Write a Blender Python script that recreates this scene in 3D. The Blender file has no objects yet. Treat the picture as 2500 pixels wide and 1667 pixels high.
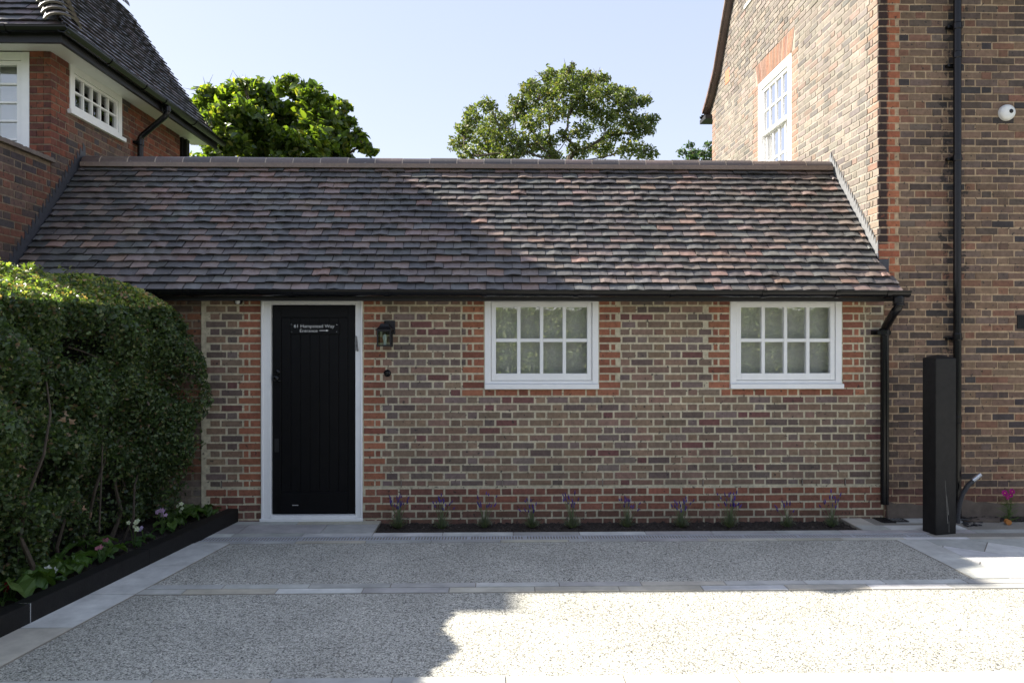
import bpy, math, random
import numpy as np
from mathutils import Vector, Matrix
random.seed(7); RNG = np.random.default_rng(11)
R = math.radians
scn = bpy.context.scene
COL = scn.collection
# ------------------------------------------------------------------ camera, light, exposure
FPX = 1796.0; CY = -7.3; CZ = 1.775; YAW = math.atan(40/1796)
cam = bpy.data.cameras.new("camera"); camo = bpy.data.objects.new("camera", cam); COL.objects.link(camo)
cam.sensor_width = 36; cam.lens = FPX/2500*36; cam.clip_start = .05; cam.clip_end = 2000
camo.location = (0, CY, CZ); camo.rotation_euler = (R(90), 0, -YAW); scn.camera = camo
SUN = Vector((-1.36, .427, 1.0)).normalized()
w = bpy.data.worlds.new("World"); scn.world = w; w.use_nodes = True
nt = w.node_tree; bg = nt.nodes['Background']
sky = nt.nodes.new('ShaderNodeTexSky'); sky.sky_type = 'NISHITA'; sky.sun_disc = False
sky.sun_elevation = math.asin(SUN.z); sky.sun_rotation = math.atan2(SUN.x, SUN.y)
sky.air_density = 1.0; sky.dust_density = .5; sky.ozone_density = 2.6
gm = nt.nodes.new('ShaderNodeGamma'); gm.inputs[1].default_value = .32; nt.links.new(sky.outputs[0], gm.inputs[0])
hs = nt.nodes.new('ShaderNodeHueSaturation'); hs.inputs['Saturation'].default_value = 1.35; hs.inputs['Value'].default_value = .87; nt.links.new(gm.outputs[0], hs.inputs['Color'])
tn = nt.nodes.new('ShaderNodeMix'); tn.data_type = 'RGBA'; tn.blend_type = 'MULTIPLY'; tn.inputs[0].default_value = 1; tn.inputs[7].default_value = (1, .91, .955, 1)
nt.links.new(hs.outputs[0], tn.inputs[6]); nt.links.new(tn.outputs[2], bg.inputs[0]); bg.inputs[1].default_value = .12
sl = bpy.data.lights.new("sun", 'SUN'); sl.energy = 2.25; sl.angle = R(.53); sl.color = (1, .93, .82)
so = bpy.data.objects.new("sun", sl); COL.objects.link(so)
so.rotation_euler = SUN.to_track_quat('Z', 'Y').to_euler()
scn.view_settings.view_transform = 'Standard'; scn.view_settings.look = 'None'
scn.view_settings.exposure = 2.80; scn.view_settings.gamma = 1
scn.render.resolution_x = 1024; scn.render.resolution_y = 682

FW = Vector((math.sin(YAW), math.cos(YAW), 0)); RT = Vector((math.cos(YAW), -math.sin(YAW), 0))
def ray(px, py): return FW*FPX + RT*(px-1250) + Vector((0, 0, 833.5-py))
C0 = Vector((0, CY, CZ))
def PY(px, py, Y=0.0): d = ray(px, py); return C0 + d*((Y-CY)/d.y)      # point of the plane y = Y
def PX(px, py, X): d = ray(px, py); return C0 + d*(X/d.x)                 # point of the plane x = X
def G(px, py, z=0.0): d = ray(px, py); return C0 + d*((z-CZ)/d.z)         # point of the ground
def wx(px, Y=0.0): return PY(px, 833, Y).x
def wz(py, Y=0.0, px=1250): return PY(px, py, Y).z

# ------------------------------------------------------------------ materials
def newmat(name):
    m = bpy.data.materials.new(name); m.use_nodes = True
    return m, m.node_tree, m.node_tree.nodes['Principled BSDF']
def N(t, k, **kw):
    n = t.nodes.new(k)
    for a, b in kw.items(): setattr(n, a, b)
    return n
def noise(t, scale, detail=4, rough=.6, vec=None):
    n = N(t, 'ShaderNodeTexNoise'); n.inputs['Scale'].default_value = scale; n.inputs['Detail'].default_value = detail
    n.inputs['Roughness'].default_value = rough
    if vec is not None: t.links.new(vec, n.inputs['Vector'])
    return n
def ramp(t, src, stops):
    r = N(t, 'ShaderNodeValToRGB'); e = r.color_ramp.elements
    while len(e) < len(stops): e.new(.5)
    for i, (p, c) in enumerate(stops):
        e[i].position = p; e[i].color = (*c, 1) if len(c) == 3 else c
    t.links.new(src, r.inputs[0]); return r
def mixc(t, a, b, fac=None, f=.5, mode='MIX'):
    m = N(t, 'ShaderNodeMix', data_type='RGBA', blend_type=mode); m.inputs[0].default_value = f
    for s, i in ((a, 6), (b, 7)):
        if isinstance(s, tuple): m.inputs[i].default_value = (*s, 1)
        else: t.links.new(s, m.inputs[i])
    if fac is not None: t.links.new(fac, m.inputs[0])
    return m.outputs[2]
def bump(t, b, src, strength, dist):
    n = N(t, 'ShaderNodeBump'); n.inputs['Strength'].default_value = strength; n.inputs['Distance'].default_value = dist
    t.links.new(src, n.inputs['Height']); t.links.new(n.outputs[0], b.inputs['Normal']); return n
def geo(t): return N(t, 'ShaderNodeNewGeometry').outputs['Position']

def attr_mat(name, rough=.85, ns=35, amt=.35, bs=90, bd=.004, spots=0, spotcol=(.03, .03, .03), stain=None, lichen=0, spec=.3):
    m, t, b = newmat(name)
    a = N(t, 'ShaderNodeAttribute', attribute_name='col'); pos = geo(t)
    n1 = noise(t, ns, 6, .65, pos)
    r1 = ramp(t, n1.outputs[0], [(.25, (1-amt,)*3), (.75, (1+amt,)*3)])
    c = mixc(t, a.outputs[0], r1.outputs[0], f=1, mode='MULTIPLY')
    n2 = noise(t, 3.1, 3, .5, pos)
    r2 = ramp(t, n2.outputs[0], [(.3, (.86,)*3), (.7, (1.12,)*3)])
    c = mixc(t, c, r2.outputs[0], f=1, mode='MULTIPLY')
    if spots:
        n3 = noise(t, 26, 2, .5, pos)
        r3 = ramp(t, n3.outputs[0], [(.64, (0,)*3), (.70, (1,)*3)])
        mm = N(t, 'ShaderNodeMath', operation='MULTIPLY'); mm.inputs[1].default_value = spots
        t.links.new(r3.outputs[0], mm.inputs[0]); c = mixc(t, c, spotcol, mm.outputs[0])
    if lichen:
        n4 = noise(t, 60, 2, .5, pos)
        r4 = ramp(t, n4.outputs[0], [(.70, (0,)*3), (.72, (1,)*3)])
        mm = N(t, 'ShaderNodeMath', operation='MULTIPLY'); mm.inputs[1].default_value = lichen
        t.links.new(r4.outputs[0], mm.inputs[0]); c = mixc(t, c, (.45, .45, .42), mm.outputs[0])
    if stain: c = stain(t, c, pos)
    t.links.new(c, b.inputs['Base Color']); b.inputs['Roughness'].default_value = rough
    b.inputs['Specular IOR Level'].default_value = spec
    nb = noise(t, bs, 5, .65, pos); bump(t, b, nb.outputs[0], .7, bd)
    return m

def soot(t, c, pos):      # rain-washed soot on the quoins and beside the downpipe of the tall house
    s = N(t, 'ShaderNodeSeparateXYZ'); t.links.new(pos, s.inputs[0])
    n = noise(t, 9, 4, .6, pos)
    def band(x0, wd, k, zmin):
        a = N(t, 'ShaderNodeMath', operation='SUBTRACT'); t.links.new(s.outputs[0], a.inputs[0]); a.inputs[1].default_value = x0
        a2 = N(t, 'ShaderNodeMath', operation='ABSOLUTE'); t.links.new(a.outputs[0], a2.inputs[0])
        b_ = N(t, 'ShaderNodeMath', operation='MULTIPLY_ADD'); t.links.new(n.outputs[0], b_.inputs[0]); b_.inputs[1].default_value = k; b_.inputs[2].default_value = wd - k*.5
        d = N(t, 'ShaderNodeMath', operation='SUBTRACT'); t.links.new(b_.outputs[0], d.inputs[0]); t.links.new(a2.outputs[0], d.inputs[1])
        r = ramp(t, d.outputs[0], [(0, (0,)*3), (.02, (1,)*3)])
        zz = N(t, 'ShaderNodeMath', operation='GREATER_THAN'); t.links.new(s.outputs[2], zz.inputs[0]); zz.inputs[1].default_value = zmin
        o = N(t, 'ShaderNodeMath', operation='MULTIPLY'); t.links.new(r.outputs[0], o.inputs[0]); t.links.new(zz.outputs[0], o.inputs[1])
        return o.outputs[0]
    # only bricks (darker than mortar) take the soot fully
    f1 = band(XR, .100, .09, 2.75); f2 = band(wx(2328)-.02, .04, 1.0, 1.2)
    m1 = N(t, 'ShaderNodeMath', operation='MULTIPLY'); t.links.new(f1, m1.inputs[0]); m1.inputs[1].default_value = .93
    m2 = N(t, 'ShaderNodeMath', operation='MULTIPLY'); t.links.new(f2, m2.inputs[0]); m2.inputs[1].default_value = .8
    lum = N(t, 'ShaderNodeRGBToBW'); t.links.new(c, lum.inputs[0])
    sel = ramp(t, lum.outputs[0], [(.20, (1,)*3), (.30, (.25,)*3)])
    for q in (m1, m2):
        o = N(t, 'ShaderNodeMath', operation='MULTIPLY'); t.links.new(q.outputs[0], o.inputs[0]); t.links.new(sel.outputs[0], o.inputs[1])
        c = mixc(t, c, (.022, .021, .022), o.outputs[0])
    return c

def plain(name, col, rough=.5, ns=20, amt=.12, bs=60, bd=.0006, metal=0, spec=.5, coat=0):
    m, t, b = newmat(name); pos = geo(t)
    n1 = noise(t, ns, 5, .6, pos)
    r1 = ramp(t, n1.outputs[0], [(.3, tuple(x*(1-amt) for x in col)), (.7, tuple(min(1, x*(1+amt)) for x in col))])
    t.links.new(r1.outputs[0], b.inputs['Base Color']); b.inputs['Roughness'].default_value = rough
    b.inputs['Metallic'].default_value = metal; b.inputs['Specular IOR Level'].default_value = spec
    if coat: b.inputs['Coat Weight'].default_value = coat; b.inputs['Coat Roughness'].default_value = .15
    nb = noise(t, bs, 4, .6, pos); bump(t, b, nb.outputs[0], .5, bd)
    return m

def leaf_mat(name, trans=.35, rough=.4, tint=(1.6, 1.9, .7), spec=.5):
    m, t, b = newmat(name)
    a = N(t, 'ShaderNodeAttribute', attribute_name='col')
    t.links.new(a.outputs[0], b.inputs['Base Color']); b.inputs['Roughness'].default_value = rough
    b.inputs['Specular IOR Level'].default_value = spec
    tr = N(t, 'ShaderNodeBsdfTranslucent'); c = mixc(t, a.outputs[0], tint, f=1, mode='MULTIPLY')
    t.links.new(c, tr.inputs[0]); mx = N(t, 'ShaderNodeMixShader'); mx.inputs[0].default_value = trans
    t.links.new(b.outputs[0], mx.inputs[1]); t.links.new(tr.outputs[0], mx.inputs[2])
    t.links.new(mx.outputs[0], t.nodes['Material Output'].inputs[0])
    return m

def glass_mat(name, refl=.22, tint=(.9, .95, .93)):
    m, t, b = newmat(name)
    tr = N(t, 'ShaderNodeBsdfTransparent'); tr.inputs[0].default_value = (*tint, 1)
    gl = N(t, 'ShaderNodeBsdfGlossy'); gl.inputs['Roughness'].default_value = .015
    n = noise(t, 2.2, 2, .5, geo(t)); bp = N(t, 'ShaderNodeBump'); bp.inputs['Strength'].default_value = .25; bp.inputs['Distance'].default_value = .006
    t.links.new(n.outputs[0], bp.inputs['Height']); t.links.new(bp.outputs[0], gl.inputs['Normal'])
    lw = N(t, 'ShaderNodeFresnel'); lw.inputs[0].default_value = 1.5
    ad = N(t, 'ShaderNodeMath', operation='ADD'); ad.inputs[1].default_value = refl-.04; ad.use_clamp = True
    t.links.new(lw.outputs[0], ad.inputs[0])
    mx = N(t, 'ShaderNodeMixShader'); t.links.new(ad.outputs[0], mx.inputs[0])
    t.links.new(tr.outputs[0], mx.inputs[1]); t.links.new(gl.outputs[0], mx.inputs[2])
    t.links.new(mx.outputs[0], t.nodes['Material Output'].inputs[0])
    return m

def gravel_mat():
    m, t, b = newmat('resin_gravel'); pos = geo(t)
    v = N(t, 'ShaderNodeTexVoronoi'); v.inputs['Scale'].default_value = 125; t.links.new(pos, v.inputs['Vector'])
    sep = N(t, 'ShaderNodeSeparateColor'); t.links.new(v.outputs['Color'], sep.inputs[0])
    r = ramp(t, sep.outputs[0], [(0, (.10, .10, .09)), (.12, (.23, .225, .19)), (.28, (.46, .45, .38)), (.55, (.58, .57, .49)), (.8, (.67, .655, .57)), (1, (.80, .78, .70))])
    e = ramp(t, v.outputs['Distance'], [(.3, (1,)*3), (.65, (.62,)*3)])
    c = mixc(t, r.outputs[0], e.outputs[0], f=1, mode='MULTIPLY')
    n = noise(t, 1.3, 4, .6, pos); r2 = ramp(t, n.outputs[0], [(.3, (.84,)*3), (.7, (1.12,)*3)])
    c = mixc(t, c, r2.outputs[0], f=1, mode='MULTIPLY')
    n5 = noise(t, 34, 3, .6, pos); r5 = ramp(t, n5.outputs[0], [(.3, (.8,)*3), (.7, (1.2,)*3)])
    c = mixc(t, c, r5.outputs[0], f=1, mode='MULTIPLY')
    t.links.new(c, b.inputs['Base Color']); b.inputs['Roughness'].default_value = .75
    inv = N(t, 'ShaderNodeMath', operation='SUBTRACT'); inv.inputs[0].default_value = 1; t.links.new(v.outputs['Distance'], inv.inputs[1])
    bump(t, b, inv.outputs[0], .8, .004)
    return m

def soil_mat(name, col=(.035, .026, .02)):
    m, t, b = newmat(name); pos = geo(t)
    n = noise(t, 38, 8, .75, pos); r = ramp(t, n.outputs[0], [(.3, tuple(x*.4 for x in col)), (.55, col), (.63, tuple(x*2.4 for x in col)), (.70, (.34, .31, .26))])
    t.links.new(r.outputs[0], b.inputs['Base Color']); b.inputs['Roughness'].default_value = .95
    bump(t, b, n.outputs[0], 1, .02); return m

XL = -4.64; XR = wx(2145)
M = dict(
    brick=attr_mat('brickwork', rough=.9, spots=.75, ns=24, amt=.32, bd=.004),
    brickR=attr_mat('weathered_brickwork', rough=.9, spots=.85, ns=22, amt=.36, bd=.005, stain=soot),
    tile=attr_mat('clay_tile', rough=.5, ns=45, amt=.25, bs=120, bd=.002, lichen=.35, spec=.8),
    stone=attr_mat('sandstone', rough=.75, ns=7, amt=.2, bs=30, bd=.003),
    white=plain('white_paint', (.86, .86, .84), .35, 8, .03, 40, .0004),
    black=plain('black_plastic', (.005, .005, .006), .24, 15, .3, 30, .0004, spec=.35),
    bwood=plain('black_wood', (.007, .007, .008), .5, 30, .35, 90, .002),
    door=plain('black_gloss_paint', (.0035, .0035, .0045), .42, 12, .2, 60, .0006, spec=.2),
    timber=plain('black_timber', (.0095, .0088, .0082), .6, 18, .35, 70, .003, spec=.3),
    lead=plain('lead', (.17, .175, .18), .5, 25, .15, 40, .002, metal=.1),
    leadd=plain('shaded_lead', (.05, .052, .062), .6, 25, .2, 40, .002),  # darker copy of the lead, shade painted into its colour
    mortar=attr_mat('mortar', rough=.95, ns=60, amt=.2, bd=.004),
    silver=plain('silver', (.62, .62, .62), .25, 40, .1, 60, .0004, metal=.9),
    glass=glass_mat('glass', .19, (.98, .99, .98)), glassl=glass_mat('lamp_glass', .08), sashg=glass_mat('sash_glass', .045, (1, 1, 1)),
    blind=plain('blind_fabric', (.84, .84, .79), .9, 6, .06),
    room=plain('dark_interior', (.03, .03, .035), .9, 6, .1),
    gravel=gravel_mat(), soil=soil_mat('soil'),
    hedge=leaf_mat('hedge_leaf', .38, .4), tree=leaf_mat('tree_leaf', .45, .35, (2.0, 2.1, .5)), maple=leaf_mat('maple_leaf', .4, .5, (1.6, 1.7, .6)),
    petal=leaf_mat('petal', .3, .6, (1, 1, 1), .2),
    bark=plain('bark', (.09, .07, .05), .9, 12, .35, 30, .01), twig=plain('twig', (.075, .058, .042), .9, 30, .3, 60, .004),
    cam_white=plain('white_plastic', (.75, .75, .72), .3, 8, .02), text=plain('white_lettering', (.85, .85, .83), .5),
    pewter=plain('pewter', (.20, .20, .20), .45, metal=.3), slot=plain('drain_void', (.01, .01, .012), .8), grate=plain('galvanised_steel', (.42, .43, .45), .6, 60, .2, 60, .0006),
    cement=plain('cement_render', (.14, .11, .085), .95, 9, .25, 40, .006),
    terra=plain('terracotta', (.5, .17, .09), .8), lens=plain('dark_lens', (.01, .01, .012), .08), orange=plain('orange_plastic', (.5, .2, .05), .5),
    pvc=plain('ribbed_black_pipe', (.03, .03, .032), .4),
)
mg, tg, bgn = newmat('grass'); ng = noise(tg, 12, 8, .8, geo(tg))
rg = ramp(tg, ng.outputs[0], [(.3, (.02, .04, .012)), (.7, (.07, .10, .03))]); tg.links.new(rg.outputs[0], bgn.inputs['Base Color']); bgn.inputs['Roughness'].default_value = .9
M['grass'] = mg

# ------------------------------------------------------------------ mesh builder
class MB:
    def __init__(s): s.v = []; s.f = []; s.c = []
    def face(s, pts, c=(.5, .5, .5)):
        i = len(s.v); s.v += [tuple(p) for p in pts]; s.f.append(tuple(range(i, i+len(pts)))); s.c.append(c)
    def hexa(s, p, c=(.5, .5, .5), skip=()):
        i = len(s.v); s.v += [tuple(q) for q in p]
        for k, q in enumerate(((0, 3, 2, 1), (4, 5, 6, 7), (0, 1, 5, 4), (1, 2, 6, 5), (2, 3, 7, 6), (3, 0, 4, 7))):
            if k in skip: continue
            s.f.append(tuple(i+j for j in q)); s.c.append(c)
    def box(s, x0, x1, y0, y1, z0, z1, c=(.5, .5, .5)):
        s.hexa([(x0, y0, z0), (x1, y0, z0), (x1, y1, z0), (x0, y1, z0), (x0, y0, z1), (x1, y0, z1), (x1, y1, z1), (x0, y1, z1)], c)
    def mbox(s, Mp, u0, u1, d0, d1, z0, z1, c=(.5, .5, .5)):   # box in a wall's own frame: u along, d outward, z up
        s.hexa([Mp(u0, d1, z0), Mp(u1, d1, z0), Mp(u1, d0, z0), Mp(u0, d0, z0), Mp(u0, d1, z1), Mp(u1, d1, z1), Mp(u1, d0, z1), Mp(u0, d0, z1)], c)
    def tube(s, pts, r, n=12, c=(.5, .5, .5), cap=True):
        pts = [Vector(p) for p in pts]; rs = r if isinstance(r, (list, tuple)) else [r]*len(pts)
        i0 = len(s.v); up = None
        for k, p in enumerate(pts):
            t = (pts[min(k+1, len(pts)-1)]-pts[max(k-1, 0)]).normalized()
            if up is None: up = Vector((0, 0, 1)) if abs(t.z) < .9 else Vector((0, 1, 0))
            a = t.cross(up).normalized(); b = a.cross(t).normalized(); up = b
            for j in range(n):
                th = 2*math.pi*j/n; s.v.append(tuple(p + (a*math.cos(th)+b*math.sin(th))*rs[k]))
        for k in range(len(pts)-1):
            for j in range(n):
                s.f.append((i0+k*n+j, i0+k*n+(j+1) % n, i0+(k+1)*n+(j+1) % n, i0+(k+1)*n+j)); s.c.append(c)
        if cap:
            s.f.append(tuple(i0+j for j in reversed(range(n)))); s.c.append(c)
            s.f.append(tuple(i0+(len(pts)-1)*n+j for j in range(n))); s.c.append(c)
    def sweep(s, prof, A, B, c=(.5, .5, .5), closed=True):   # profile list of world-offset vectors swept from A to B
        i0 = len(s.v); n = len(prof)
        for P in (A, B):
            for q in prof: s.v.append(tuple(Vector(P)+Vector(q)))
        for j in range(n if closed else n-1):
            s.f.append((i0+j, i0+(j+1) % n, i0+n+(j+1) % n, i0+n+j)); s.c.append(c)
        if closed:
            s.f.append(tuple(i0+j for j in reversed(range(n)))); s.c.append(c)
            s.f.append(tuple(i0+n+j for j in range(n))); s.c.append(c)
    def lathe(s, o, axis, prof, n=20, c=(.5, .5, .5)):
        o = Vector(o); ax = Vector(axis).normalized(); a = ax.orthogonal().normalized(); b = ax.cross(a); i0 = len(s.v)
        for (r, h) in prof:
            for j in range(n):
                th = 2*math.pi*j/n; s.v.append(tuple(o+ax*h+(a*math.cos(th)+b*math.sin(th))*max(r, 1e-5)))
        for k in range(len(prof)-1):
            for j in range(n):
                s.f.append((i0+k*n+j, i0+k*n+(j+1) % n, i0+(k+1)*n+(j+1) % n, i0+(k+1)*n+j)); s.c.append(c)
    def build(s, name, mat, parent=None, smooth=False, bevel=0, origin=None):
        me = bpy.data.meshes.new(name)
        o = Vector(origin) if origin is not None else Vector((0, 0, 0))
        me.from_pydata([tuple(Vector(v)-o) for v in s.v] if origin is not None else s.v, [], s.f)
        at = me.attributes.new('col', 'FLOAT_COLOR', 'FACE')
        at.data.foreach_set('color', np.array([(*c, 1) for c in s.c], dtype=np.float32).ravel())
        me.materials.append(mat)
        if smooth: me.polygons.foreach_set('use_smooth', [True]*len(me.polygons))
        ob = bpy.data.objects.new(name, me); COL.objects.link(ob)
        if origin is not None: ob.location = o
        if parent is not None: ob.parent = parent; ob.matrix_parent_inverse = Matrix.Translation(parent_loc(parent)).inverted()
        if bevel:
            bm = __import__('bmesh').new(); bm.from_mesh(me)
            bmm = __import__('bmesh'); bmm.ops.recalc_face_normals(bm, faces=bm.faces)
            bm.to_mesh(me); bm.free()
            b = ob.modifiers.new('bevel', 'BEVEL'); b.width = bevel; b.segments = 2; b.limit_method = 'ANGLE'
        return ob
def parent_loc(p):
    l = Vector(p.location); q = p.parent
    while q is not None: l = l + q.location - Vector(p.matrix_parent_inverse.inverted().translation) if False else l; q = None
    return l if p.parent is None else Vector((0, 0, 0)) + p.location
def tag(o, label, cat=None, group=None, kind=None):
    if label: o['label'] = label
    if cat: o['category'] = cat
    if group: o['group'] = group
    if kind: o['kind'] = kind
    return o
def thing(name, label, cat, loc=(0, 0, 0), group=None):
    o = bpy.data.objects.new(name, None); o.location = loc; o.empty_display_size = .2; COL.objects.link(o)
    return tag(o, label, cat, group)
def vary(c, a=.12):
    k = 1+random.uniform(-a, a); return tuple(max(0, min(1, x*k*(1+random.uniform(-a*.25, a*.25)))) for x in c)

# ------------------------------------------------------------------ brickwork
def field_color(pal):
    ws = [p[0] for p in pal]; return vary(random.choices(pal, ws)[0][1], .13)
FRONTP = [(5, (0.237, 0.162, 0.110)), (4, (0.201, 0.142, 0.104)), (3, (0.142, 0.106, 0.090)), (3, (0.224, 0.142, 0.107)), (1, (0.165, 0.079, 0.070)), (2, (0.184, 0.139, 0.121))]
RIGHTP = [(5, (0.188, 0.125, 0.085)), (4, (0.150, 0.100, 0.073)), (3, (0.094, 0.070, 0.059)), (2, (0.194, 0.103, 0.069)), (3, (0.138, 0.100, 0.081)), (1, (0.056, 0.048, 0.048))]
SIDEP = [(4, (.180, .158, .135)), (4, (.160, .142, .124)), (2, (.120, .110, .10)), (3, (.21, .180, .152)), (1, (.19, .145, .118))]
LEFTP = [(4, (0.138, 0.086, 0.067)), (3, (0.098, 0.071, 0.063)), (3, (0.161, 0.071, 0.048)), (2, (0.069, 0.057, 0.057))]
LREDP = [(4, (.22, .075, .045)), (3, (.17, .062, .042)), (2, (.12, .05, .040))]
ORG = [(3, (.33, .135, .078)), (3, (.29, .115, .068)), (2, (.23, .092, .060))]
ORG2 = [(3, (.35, .125, .065)), (2, (.29, .10, .055))]
RED = [(3, (.27, .112, .072)), (3, (.22, .096, .066)), (1, (.17, .08, .06))]
def bond(u0, u1, odd, phase=0.):
    L = .3375; s = phase + (L/2 if odd else 0); k = math.floor((u0-s)/L)-1; out = []
    while s+k*L < u1:
        a = s+k*L
        for b0, b1 in ((a, a+.2175), (a+.2275, a+.3275)):
            b0, b1 = max(b0, u0), min(b1, u1)
            if b1-b0 > .03: out.append([b0, b1])
        k += 1
    return out
def cut(iv, h0, h1):
    out = []
    for a, b, *r in iv:
        if b <= h0 or a >= h1: out.append([a, b, *r]); continue
        if h0-a > .03: out.append([a, h0-.0, *r])
        if b-h1 > .03: out.append([h1, b, *r])
    return out
def lay(mb, Mp, rows, lim, pal, mortar, holes=(), zones=(), rowpal=None, phase=0, J=.003, su=.0045, sz=.004, depth=.02):
    """rows (z0,z1,i); lim(zmid)->(u0,u1); holes (u0,u1,z0,z1); zones (u_edge, dir, z0, z1, pal) = quoins beside an opening"""
    for z0, z1, i in rows:
        zm = (z0+z1)/2; L = lim(zm)
        if L is None: continue
        u0, u1 = L; iv = bond(u0, u1, i % 2 == 1, phase); extra = []
        for (ue, dr, za, zb, zp) in zones:
            if not (za < zm < zb): continue
            pieces = [(0, .217)] if i % 2 else [(0, .1075), (.1175, .168)]
            if zp is LREDP and not i % 2: pieces = [(0, .1075), (.1175, .222)]
            wd = .227 if i % 2 or zp is LREDP else .178
            a, b = (ue, ue+wd) if dr > 0 else (ue-wd, ue)
            iv = cut(iv, a, b)
            for p0, p1 in pieces:
                q = (ue+p0, ue+p1) if dr > 0 else (ue-p1, ue-p0)
                extra.append([q[0], q[1], zp])
        for (a, b, za, zb) in holes:
            if za < zm < zb: iv = cut(iv, a, b); extra = cut(extra, a, b)
        for it in iv+extra:
            a, b = it[0], it[1]; p = it[2] if len(it) > 2 else (rowpal(zm, (a+b)/2) if rowpal else pal) or pal
            c = field_color(p); j = lambda: random.uniform(-J, J)
            d = random.uniform(-.0025, .0025)
            A0, A1, Z0, Z1 = a+j()+su, b+j()-su, z0+j()*.6+sz, z1+j()*.6-sz
            t1, t2 = j()*.5, j()*.5
            mb.hexa([Mp(A0, d, Z0), Mp(A1, d, Z0+t1), Mp(A1, d-depth, Z0+t1), Mp(A0, d-depth, Z0), Mp(A0, d, Z1), Mp(A1, d, Z1+t2), Mp(A1, d-depth, Z1+t2), Mp(A0, d-depth, Z1)], c, skip=())
def mortar_body(mb, Mp, u0, u1, z0, z1, holes, c, thick=.25, top=None, dz=-.004):
    us = sorted({u0, u1, *[h[0] for h in holes], *[h[1] for h in holes]}); zs = sorted({z0, z1, *[h[2] for h in holes], *[h[3] for h in holes]})
    us = [u for u in us if u0 <= u <= u1]; zs = [z for z in zs if z0 <= z <= z1]
    for a, b in zip(us, us[1:]):
        for p, q in zip(zs, zs[1:]):
            um, zm = (a+b)/2, (p+q)/2
            if any(h[0] < um < h[1] and h[2] < zm < h[3] for h in holes): continue
            mb.mbox(Mp, a, b, -thick, dz, p, q, c)
front = lambda Y: (lambda u, d, z: (u, Y-d, z))
faceR = lambda X: (lambda u, d, z: (X+d, u, z))   # wall that faces +x
faceL = lambda X: (lambda u, d, z: (X-d, u, z))   # wall that faces -x

# ------------------------------------------------------------------ window builder
def window(parent, Mp, u0, u1, z0, z1, cols, rows, fr=.055, sash=.045, bar=.022, recess=.02, sill=True, sillov=.0, depth=.09, blind='blind', cas_bottom=None, sillh=.05):
    wn = bpy.data.objects.new('window', None); COL.objects.link(wn); wn.parent = parent; wn.matrix_parent_inverse = parent.matrix_world.inverted() if False else Matrix.Translation(parent.location).inverted()
    f = MB(); d1 = -recess; d0 = d1-depth; zb = z0+(sillh if sill else 0)
    f.mbox(Mp, u0, u0+fr, d0, d1, zb, z1); f.mbox(Mp, u1-fr, u1, d0, d1, zb, z1)
    f.mbox(Mp, u0+fr, u1-fr, d0, d1, z1-fr, z1); f.mbox(Mp, u0+fr, u1-fr, d0, d1, zb, zb+fr*.5)
    def sub(mb, nm, mat, bev=0): 
        o = mb.build(nm, mat, None, bevel=bev); o.parent = wn; return o
    sub(f, 'frame', M['white'], .003)
    g = .004; a0, a1, b0, b1 = u0+fr+g, u1-fr-g, zb+fr*.5+g, z1-fr-g; e1 = d1-.012; e0 = e1-.045
    cb = cas_bottom or sash
    s = MB(); s.mbox(Mp, a0, a0+sash, e0, e1, b0, b1); s.mbox(Mp, a1-sash, a1, e0, e1, b0, b1)
    s.mbox(Mp, a0+sash, a1-sash, e0, e1, b1-sash, b1); s.mbox(Mp, a0+sash, a1-sash, e0, e1, b0, b0+cb)
    iu0, iu1, iz0, iz1 = a0+sash, a1-sash, b0+cb, b1-sash
    for k in range(1, cols):
        u = iu0+(iu1-iu0)*k/cols; s.mbox(Mp, u-bar/2, u+bar/2, e0+.005, e1-.004, iz0, iz1)
    for k in range(1, rows):
        z = iz0+(iz1-iz0)*k/rows
        for q in range(cols):
            ua = iu0+(iu1-iu0)*q/cols+(bar/2 if q else 0); ub = iu0+(iu1-iu0)*(q+1)/cols-(bar/2 if q < cols-1 else 0)
            s.mbox(Mp, ua, ub, e0+.005, e1-.005, z-bar/2, z+bar/2)
    sub(s, 'casement', M['white'], .0025)
    p = MB(); p.mbox(Mp, a0+.01, a1-.01, e0+.012, e0+.016, b0+.01, b1-.01); sub(p, 'pane', M['glass'])
    r = MB(); r.mbox(Mp, u0+.01, u1-.01, d0-.06, d0-.05, z0+.01, z1-.01); sub(r, 'blind', M[blind])
    if sill:
        q = MB(); q.mbox(Mp, u0-sillov, u1+sillov, d0, max(d1+.035, .018), z0, zb-.001); sub(q, 'sill', M['white'], .004)
    return wn

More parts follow.
